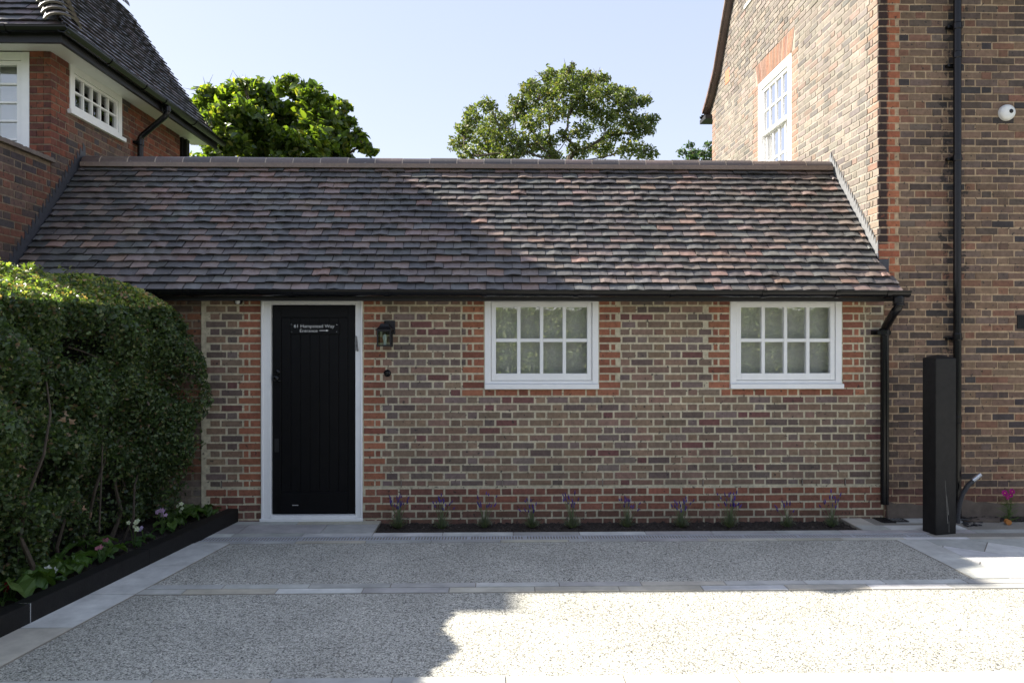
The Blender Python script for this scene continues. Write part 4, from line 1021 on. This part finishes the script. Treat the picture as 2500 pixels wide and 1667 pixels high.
# ------------------------------------------------------------------ bed plants
def petal_flower(mb, c, nrm, r, col, np_=5, cen=(.7, .6, .1)):
    c = Vector(c); nrm = Vector(nrm).normalized(); a = nrm.orthogonal().normalized(); b = nrm.cross(a)
    for k in range(np_):
        t = 2*math.pi*k/np_; d = a*math.cos(t)+b*math.sin(t); s = nrm.cross(d)
        mb.face([c, c+d*r*.55+s*r*.38+nrm*r*.12, c+d*r-nrm*r*.05, c+d*r*.55-s*r*.38+nrm*r*.12], vary(col, .08))
    mb.face([c+nrm*.003+(a*math.cos(t)+b*math.sin(t))*r*.16 for t in (0, 1.05, 2.1, 3.14, 4.2, 5.24)], cen)
def big_leaf(mb, base, d, L, W, droop, col):
    base = Vector(base); d = Vector((d[0], d[1], 0)).normalized(); s = Vector((-d.y, d.x, 0)); n = 7; prev = None
    stem = .45*L
    p0 = base; tip0 = base+d*stem*.45+Vector((0, 0, stem*.95)); mb.tube([p0, p0.lerp(tip0, .5)+Vector((0, 0, .01)), tip0], [.0045, .004, .003], 5, (.10, .16, .04))
    tw = random.uniform(-.3, .3)
    for k in range(n+1):
        f = k/n; wd = W*math.sin(math.pi*min(1, .06+f*.90))**.6*(1-.15*f); ph = 1.0-f*droop
        c = tip0+d*L*f*.85+Vector((0, 0, L*(.35*f-droop*.75*f*f))); cu = W*.22
        l, r_ = c+s*wd/2+Vector((0, 0, cu*(1+.3*math.sin(k*2))+tw*wd/2)), c-s*wd/2+Vector((0, 0, cu*(1+.3*math.cos(k*2))-tw*wd/2))
        if prev:
            mb.face([prev[0], prev[1], c, l], vary(col, .06)); mb.face([prev[1], prev[2], r_, c], vary(col, .06))
        prev = (l, c, r_)
bedP = []
def leafy(px, py, n, L, label, col=(.10, .17, .04)):
    p = G(px, py, .06); T = thing('leafy_plant', label, 'plant', p, 'broad leaved plants in the bed under the hedge')
    m = MB()
    for k in range(n):
        t = 2*math.pi*k/n+random.uniform(-.3, .3); big_leaf(m, p+Vector((math.cos(t)*.02-.05, math.sin(t)*.02+.02, 0)), (math.cos(t), math.sin(t)), .78*L*random.uniform(.7, 1.1), L*random.uniform(.5, .68), random.uniform(.5, 1.1), vary(col, .25))
    m.build('leaves', M['tree'] if False else M['hedge'], T, smooth=False)
leafy(38, 1462, 14, .32, 'broad leaved plant at the lower left corner of the bed')
leafy(6, 1415, 10, .34, 'broad leaved plant at the left picture edge, against the hedge foot')
leafy(172, 1403, 12, .25, 'broad leaved plant left of centre in the bed, right of a white flower')
leafy(92, 1425, 11, .27, 'broad leaved plant behind the white flower nearest the camera')
leafy(278, 1358, 8, .19, 'small broad leaved plant beside pink flowers midway along the bed')
leafy(228, 1352, 8, .24, 'dark broad leaved plant at the foot of the hedge')
leafy(455, 1275, 11, .24, 'broad leaved plant with pale stems near the far end of the bed')
leafy(497, 1260, 12, .25, 'pale green broad leaved plant in the far corner by the brick wall')
leafy(522, 1256, 9, .23, 'broad leaved plant leaning against the wall at the far end of the timber edging')
leafy(425, 1292, 6, .17, 'small round leaved plant beside the far pink flowers')
def flowering(px, py, col, n, h, label, r=.022, name='flowering_plant', cat='flower', cen=(.6, .6, .2)):
    p = G(px, py, .06); T = thing(name, label, cat, p, 'tobacco flowers in the bed under the hedge')
    m = MB(); fl = MB(); lv = []
    for k in range(n):
        t = random.uniform(0, 6.28); q = p+Vector((math.cos(t)*random.uniform(.01, .07), math.sin(t)*random.uniform(.01, .07), h*random.uniform(.7, 1.1)))
        m.tube([p, p.lerp(q, .55)+Vector((0, 0, .02)), q], [.0035, .0028, .002], 5, (.09, .15, .04)); petal_flower(fl, q+Vector((.004, -.006, 0)), (random.gauss(.2, .4), -1, random.gauss(.3, .3)), r*random.uniform(.85, 1.15), col, 5, cen)
    for k in range(7): t = random.uniform(0, 6.28); big_leaf(m, p, (math.cos(t), math.sin(t)), .09, .05, .8, (.06, .12, .03))
    m.build('stem', M['hedge'], T); fl.build('blossom', M['petal'], T)
flowering(128, 1430, (.75, .78, .72), 2, .16, 'white star flower in the bed nearest the camera', r=.026)
flowering(328, 1336, (.66, .72, .48), 5, .20, 'pale yellow green star flowers midway along the bed')
flowering(440, 1283, (.66, .72, .48), 4, .20, 'pale cream star flowers toward the far end of the bed', r=.022)
flowering(252, 1371, (.55, .20, .28), 4, .16, 'dusky pink star flowers midway along the timber edging', r=.02)
flowering(398, 1303, (.62, .42, .62), 6, .19, 'lilac and pink star flowers left of the cream ones', r=.022)
flowering(352, 1322, (.55, .45, .7), 2, .13, 'single small lilac flower between the cream and the lilac clusters', r=.018)
flowering(6, 1482, (.30, .02, .03), 2, .14, 'deep red flower at the left picture edge of the bed', r=.025)

# ------------------------------------------------------------------ lavender
lavl = ['bushiest lavender, first from the paved door step', 'sparse lavender, second from the door step', 'lavender with tall spikes, third from the door step', 'low lavender below the left half of the first window',
        'leaning lavender, wide apart spikes, below the right end of first window', 'grey lavender midway between the two windows', 'lavender left of the second window, with outward spikes',
        'full lavender clump below the left side of the second window', 'thin lavender below the right side of the second window', 'last lavender, at the right end of the soil strip']
for i, (px, hgt, nsp) in enumerate(((972, .30, 26), (1078, .30, 16), (1183, .32, 13), (1299, .26, 13), (1397, .34, 15), (1532, .27, 14), (1662, .28, 17), (1781, .32, 26), (1921, .25, 9), (2028, .32, 12))):
    p = Vector((wx(px, -.24), -.24+random.uniform(-.03, .03), -.012)); fls = []; fat = .7+.5*nsp/26; T = thing('lavender', lavl[i], 'lavender plant', p, 'lavender plants in the soil strip along the wall')
    m = MB(); fl = MB()
    for k in range(150):
        t = random.uniform(0, 6.28); sp_ = random.random()**.6; d = Vector((math.cos(t)*.11*sp_, math.sin(t)*.08*sp_, random.uniform(.05, .15)*(1.15-.5*sp_)))*fat
        b0 = p+Vector((math.cos(t), math.sin(t), 0))*.02*sp_; s = Vector((-math.sin(t), math.cos(t), 0))*.0025
        q = b0+d; c = vary((.15, .17, .12), .35); m.face([b0-s, b0+s, q+s*.3, q-s*.3], c); 
        m.face([b0+d*.5, b0+d*.5+Vector((random.gauss(0, .012), random.gauss(0, .01), .02)), b0+d*.55+s], c)
    for k in range(nsp):
        t = random.uniform(0, 6.28); sp_ = random.uniform(.1, 1); h = hgt*random.uniform(.55, 1)
        q = p+Vector((math.cos(t)*.13*sp_, math.sin(t)*.06*sp_, h)); s = Vector((.0018, 0, 0)); mid = p.lerp(q, .5)+Vector((0, 0, .02))
        m.face([p-s, p+s, mid+s, mid-s], (.14, .18, .10)); m.face([mid-s, mid+s, q+s, q-s], (.14, .18, .10))
        ax = (q-mid).normalized(); L = random.uniform(.022, .048); fl = MB(); fls.append(fl); fl.tube([q-ax*.004, q+ax*L*.4, q+ax*L], [.004, .0068, .002], 5, vary((.085, .055, .25), .35))
    m.build('foliage', M['hedge'], T)
    for fl in fls: fl.build('flower_spike', M['petal'], T)

# ------------------------------------------------------------------ post, conduit, cosmos, cap
GP = thing('timber_post', 'square black timber post with scratches, standing on the paving at right', 'post', (4.03, -.652, 0))
A = Vector((4.030, -.652, 0)); an = R(14); U = Vector((math.cos(an), math.sin(an), 0)); V = Vector((-math.sin(an), math.cos(an), 0)); pw, pd, ph = .232, .155, 1.62
m = MB(); base = [A, A+U*pw, A+U*pw+V*pd, A+V*pd]; mid = A+U*pw/2+V*pd/2
m.hexa([p for p in base]+[p+Vector((0, 0, ph)) for p in base]); m.build('post_body', M['timber'], GP, bevel=.007)
m = MB(); tp = [mid+(p-mid)*.985+Vector((0, 0, ph+.0005)) for p in base]; ap = mid+Vector((0, .02, ph+.035))
for k in range(4): m.face([tp[k], tp[(k+1) % 4], ap])
m.build('cap', M['timber'], GP)
m = MB()
for (u, z0_, z1_, dx) in ((.115, .10, .50, -.03), (.123, .18, .36, -.02), (.128, .02, .12, .0)):
    q0, q1 = A+U*(u+.02)+Vector((0, 0, z0_)), A+U*(u+dx+.02)+Vector((0, 0, z1_)); nrm = -V*.0012; wv = U*.0022
    m.face([q0-wv+nrm, q0+wv+nrm, q1+wv*.3+nrm, q1-wv*.3+nrm])
m.build('scratches', plain('bare_scratched_wood', (.25, .24, .22), .9), GP)
cdp = [PY(2338, 1285, -.2), PY(2338, 1262, -.2), PY(2342, 1230, -.2), PY(2350, 1205, -.2), PY(2362, 1186, -.2), PY(2378, 1171, -.2)]
CP = thing('flexible_conduit', 'bent black ribbed conduit with a silver end, rising beside the post', 'pipe', cdp[0])
Q = []
for a, b_ in zip(cdp, cdp[1:]):
    for k in range(14): Q.append(a.lerp(b_, k/14))
m = MB(); m.tube(Q, [.021+(.003 if k % 2 else 0) for k in range(len(Q))], 12); m.build('ribbed_pipe', M['pvc'], CP)
m = MB(); e0, e1 = cdp[-1], PY(2394, 1158, -.2); m.tube([e0.lerp(e1, -.2), e1], [.023, .022], 14, cap=False); m.tube([e0.lerp(e1, -.2), e1], [.019, .019], 14, cap=False); m.build('metal_sleeve', M['silver'], CP)
m = MB()
for k in range(9):
    p = PY(2350, 1282, -.22)+Vector((random.uniform(-.03, .13), random.uniform(-.12, .05), random.uniform(0, .03))); p.z = max(p.z, .012); m.tube([p, p+Vector((random.gauss(0, .05), random.gauss(0, .04), random.gauss(0, .01))), p+Vector((random.gauss(0, .07), random.gauss(0, .04), .0))], .006, 5)
tag(m.build('torn_plastic', M['pvc']), 'scraps of torn black plastic at the foot of the conduit', 'plastic scraps')
p = Vector((wx(2462, -.17), -.17, .02)); CS = thing('cosmos', 'magenta cosmos flowers with feathery leaves by the wall at far right', 'flower', p)
m = MB(); fl = MB()
for k in range(120):
    z_ = random.uniform(.0, .26); t = random.uniform(0, 6.28); q = p+Vector((random.gauss(0, .02), random.gauss(0, .02), z_)); r_ = .10*(1-z_*2.2)+.03; e = q+Vector((math.cos(t)*r_, math.sin(t)*r_*.6, random.uniform(.0, .07))); s = Vector((0, 0, .0022))
    m.face([q-s, q+s, e], vary((.08, .13, .03), .3)); mm_ = q.lerp(e, .6); m.face([mm_-s, mm_+s, mm_+Vector((random.gauss(0, .02), 0, .03))], vary((.08, .13, .03), .3))
for (px, py, r_) in ((2452, 1203, .035), (2466, 1208, .026), (2470, 1199, .03), (2459, 1214, .022)):
    q = PY(px, py, -.19); m.tube([p, p.lerp(q, .5)+Vector((.01, 0, 0)), q], [.003, .0025, .002], 5, (.08, .13, .03)); petal_flower(fl, q+Vector((0, -.006, 0)), (random.gauss(0, .3), -1, .3), r_, (.42, .01, .22), 8, (.75, .5, .03))
m.build('stem', M['hedge'], CS); fl.build('blossom', M['petal'], CS)
q = G(2461, 1281, .0); m = MB(); m.tube([q+Vector((-.004, -.02, .028)), q+Vector((.004, .03, .03))], [.026, .024], 14); m.tube([q+Vector((-.005, -.022, .028)), q+Vector((-.004, -.019, .028))], [.012, .012], 10)
tag(m.build('orange_cap', M['orange'], origin=q), 'small orange plastic cap lying on the paving below the cosmos', 'cap')
# cracked concrete pieces behind the post
m = MB(); P = [G(2352, 1274), G(2350, 1248), G(2385, 1246), G(2440, 1276)]
m.hexa([(p.x, min(p.y, -.05), -.03) for p in P]+[(p.x, min(p.y, -.05), .022) for p in P]); tag(m.build('concrete_slab', M['cement'], origin=None), 'rough concrete slab on the ground behind the post', 'slab')

# =================================================================== trees
def tree(name, label, clusters, trunk, mat, leaf, nper, pal, shape, group=None, barkr=.1, up=(0, 0, 1), rs=1., seed=1, flat=.9, dens=1.0, tk=.10):
    random.seed(seed)
    T = thing(name, label, 'tree', trunk[0], group); b = MB(); b.tube(trunk, [barkr*(1-.55*i/(len(trunk)-1)) for i in range(len(trunk))], 10)
    C = []
    root = Vector(trunk[-1]); order = sorted(range(len(clusters)), key=lambda i: (Vector(clusters[i][0])-root).length)
    nodes = [root]; par = {}; kids = {-1: 1}
    for i in order:
        c = Vector(clusters[i][0]); best = min([-1]+list(par), key=lambda j: ((root if j < 0 else Vector(clusters[j][0]))-c).length + .35*((root if j < 0 else Vector(clusters[j][0]))-root).length + (0 if j < 0 or clusters[j][0][2] < c.z+.3 else 3))
        par[i] = best
    wt = {i: 1 for i in par}
    for i in reversed(order):
        if par[i] >= 0: wt[par[i]] += wt[i]
    for i, (c, r) in enumerate(clusters):
        c = Vector(c); s = root if par[i] < 0 else Vector(clusters[par[i]][0]); L = (c-s).length
        r0 = barkr*tk*wt[i]**.55; re = barkr*tk*max(wt[i]-1, .3)**.55*.9; j = lambda k: Vector((random.gauss(0, k), random.gauss(0, k), random.gauss(0, k)))*L
        b.tube([s, s.lerp(c, .3)+j(.05), s.lerp(c, .65)+j(.06)+Vector((0, 0, .04*L)), c], [r0, r0*.9, (r0+re)/2, re], 6)
        for q in range(6):
            e = c+Vector((random.gauss(0, r*.6), random.gauss(0, r*.6), random.gauss(.1, r*.45))); st = s.lerp(c, random.uniform(.5, 1)); b.tube([st, st.lerp(e, .5)+Vector((0, 0, .03)), e], [barkr*.06, barkr*.04, barkr*.015], 4)
        n = int(nper*(r**2)*dens)
        u = RNG.normal(0, 1, (n, 3)); u /= np.linalg.norm(u, axis=1)[:, None]; rad = r*RNG.uniform(.25, 1, n)**.5*(1+.25*np.sin(u[:, 0]*5+u[:, 2]*4+c.x*3)+.18*np.sin(u[:, 1]*9+u[:, 0]*7))
        C.append(np.array(c)+u*rad[:, None]*np.array([1.08, 1, .75]))
    b.build('trunk', M['bark'], T); C = np.concatenate(C)
    # sprays: leaves gathered in small tufts with gaps between them
    leafcloud('crown', C, leaf, cols(len(C), pal, .3), mat, T, shape=shape, up=up, upw=.5, flat=flat)
    return T
# big-leaved tree behind the annex on the left
Y1 = 5.7; cl = []
random.seed(5)
outline = [(485, 262, 34), (505, 228, 26), (560, 240, 40), (592, 205, 20), (640, 225, 38), (700, 212, 30), (708, 198, 18), (760, 235, 36), (800, 255, 28), (838, 262, 22), (845, 300, 26), (872, 330, 22), (890, 355, 20),
           (540, 290, 44), (600, 280, 48), (660, 275, 46), (720, 280, 48), (780, 300, 46), (560, 345, 50), (630, 340, 50), (700, 345, 50), (770, 350, 48), (835, 350, 36), (500, 330, 30), (905, 372, 16), (520, 400, 50), (620, 410, 55), (720, 410, 55), (820, 400, 50)]
for (px, py, r) in outline:
    Y = Y1+random.uniform(-.7, .7)*(1 if r > 30 else .6); p = PY(px, py, Y); cl.append((p, r/FPX*(Y-CY)))
    if r > 30: p2 = PY(px+random.uniform(-25, 25), py+random.uniform(-10, 25), Y+random.uniform(.3, .8)); cl.append((p2, r/FPX*(Y-CY)))
tr0 = PY(660, 900, Y1); tr0.z = -.07
tree('broadleaf_tree', 'dense tree with large glossy leaves behind the annex, beside the left house', cl, [tr0, Vector((tr0.x, Y1, 1.5)), Vector((tr0.x+.1, Y1, 2.8)), Vector((tr0.x, Y1, 3.6))], M['tree'], .13, 4200, [(4, (.085, .13, .03)), (3, (.13, .18, .035)), (2, (.05, .085, .03)), (1, (.20, .21, .05))], 'oval', seed=3, barkr=.12, up=(.1, -.2, .8), flat=.55)
# maple
Y2 = 18.5; cl = []; random.seed(9)
mo = [(1120, 350, 22), (1135, 318, 22), (1150, 290, 20), (1150, 268, 12), (1190, 258, 20), (1215, 300, 34), (1180, 335, 34), (1240, 345, 34), (1262, 250, 20), (1270, 275, 26), (1290, 218, 20), (1300, 205, 14), (1320, 240, 32), (1345, 185, 20), (1350, 215, 28),
      (1385, 175, 16), (1398, 160, 7), (1385, 205, 30), (1425, 190, 20), (1450, 195, 20), (1470, 192, 16), (1430, 225, 32), (1475, 230, 28), (1500, 222, 18), (1530, 230, 20), (1520, 258, 28), (1560, 250, 18), (1578, 245, 12), (1570, 300, 20), (1595, 290, 12), (1540, 300, 26),
      (1585, 318, 14), (1555, 330, 16), (1400, 260, 30), (1350, 275, 30), (1440, 270, 28), (1480, 290, 28), (1300, 300, 26), (1330, 345, 26), (1375, 330, 16), (1420, 320, 24), (1500, 330, 22), (1470, 360, 26), (1540, 365, 26), (1580, 375, 20), (1290, 355, 30), (1410, 368, 26), (1200, 372, 30), (1140, 378, 24), (1250, 380, 26), (1350, 382, 22)]
for (px, py, r) in mo:
    Y = Y2+random.uniform(-1.6, 1.6); cl.append((PY(px, py, Y), r/FPX*(Y-CY)*1.2))
t0 = PY(1390, 900, Y2); t0.z = -.07; jt = PY(1385, 470, Y2)
tree('maple_tree', 'wide airy tree with visible dark branches behind the annex ridge, centre right', cl, [t0, Vector((t0.x, Y2, 2.5)), jt, PY(1375, 420, Y2), PY(1400, 385, Y2), PY(1350, 370, Y2), PY(1440, 380, Y2)][:4], M['maple'], .105, 3600, [(4, (.11, .145, .045)), (3, (.15, .175, .06)), (2, (.07, .10, .035)), (1, (.22, .20, .08))], 'oval', seed=8, barkr=.26, rs=2.0, dens=.85, tk=.065)
cl = []
for (px, py, r) in ((1665, 372, 12), (1685, 355, 12), (1695, 372, 14), (1715, 375, 12), (1728, 352, 10), (1738, 368, 14), (1752, 375, 16), (1690, 385, 18), (1730, 388, 20)):
    Y = 24+random.uniform(-1, 1); cl.append((PY(px, py, Y), r/FPX*(Y-CY)))
t0 = PY(1700, 900, 24); t0.z = -.07
tree('small_tree', 'distant bluish green tree top showing between annex ridge and gable', cl, [t0, PY(1700, 600, 24), PY(1700, 420, 24), PY(1702, 395, 24)], M['maple'], .13, 1800, [(3, (.045, .085, .04)), (2, (.06, .10, .045))], 'oval', seed=12, barkr=.15)
# hedge and trees across the drive, behind the photographer (they show in the window glass)
OH = thing('boundary_hedge', 'long sunlit hedge across the drive, reflected in the window glass', 'hedge', (0, -11, 0))
n = 45000; x = RNG.uniform(-12, 14, n); z = RNG.uniform(0, 1, n)**.8*2.75; y = -11+.25*np.sin(x*1.3)+.15*np.sin(x*4+z*3)-RNG.exponential(.12, n)
C = np.stack([x, y, z+.08*np.sin(x*2.1)], 1); leafcloud('foliage', C, .085, cols(n, [(3, (.12, .17, .05)), (3, (.06, .09, .03)), (2, (.26, .28, .10))], .5), M['hedge'], OH, shape='rhomb', up=(0, .5, .4), upw=.5, flat=.8)
b = MB(); b.box(-12, 14, -12.2, -11.45, 0, 2.6); b.build('core', bpy.data.materials['hedge_core'], OH)
for i, (tx, ty, hh_, lab) in enumerate(((-5.5, -15, 4.6, 'rounded tree behind the boundary hedge, left of the drive gate'), (3.2, -16, 5.4, 'taller tree behind the boundary hedge, opposite the second window'))):
    random.seed(30+i); cl = [((tx+random.gauss(0, 1.1), ty+random.gauss(0, .8), hh_-1.4+random.gauss(0, .8)), random.uniform(.5, .9)) for _ in range(16)]
    tree('garden_tree', lab, cl, [Vector((tx, ty, -.07)), Vector((tx, ty, 1.2)), Vector((tx, ty, 2.2))], M['maple'], .16, 260, [(3, (.06, .10, .03)), (2, (.09, .12, .035))], 'rhomb', seed=40+i, barkr=.14)
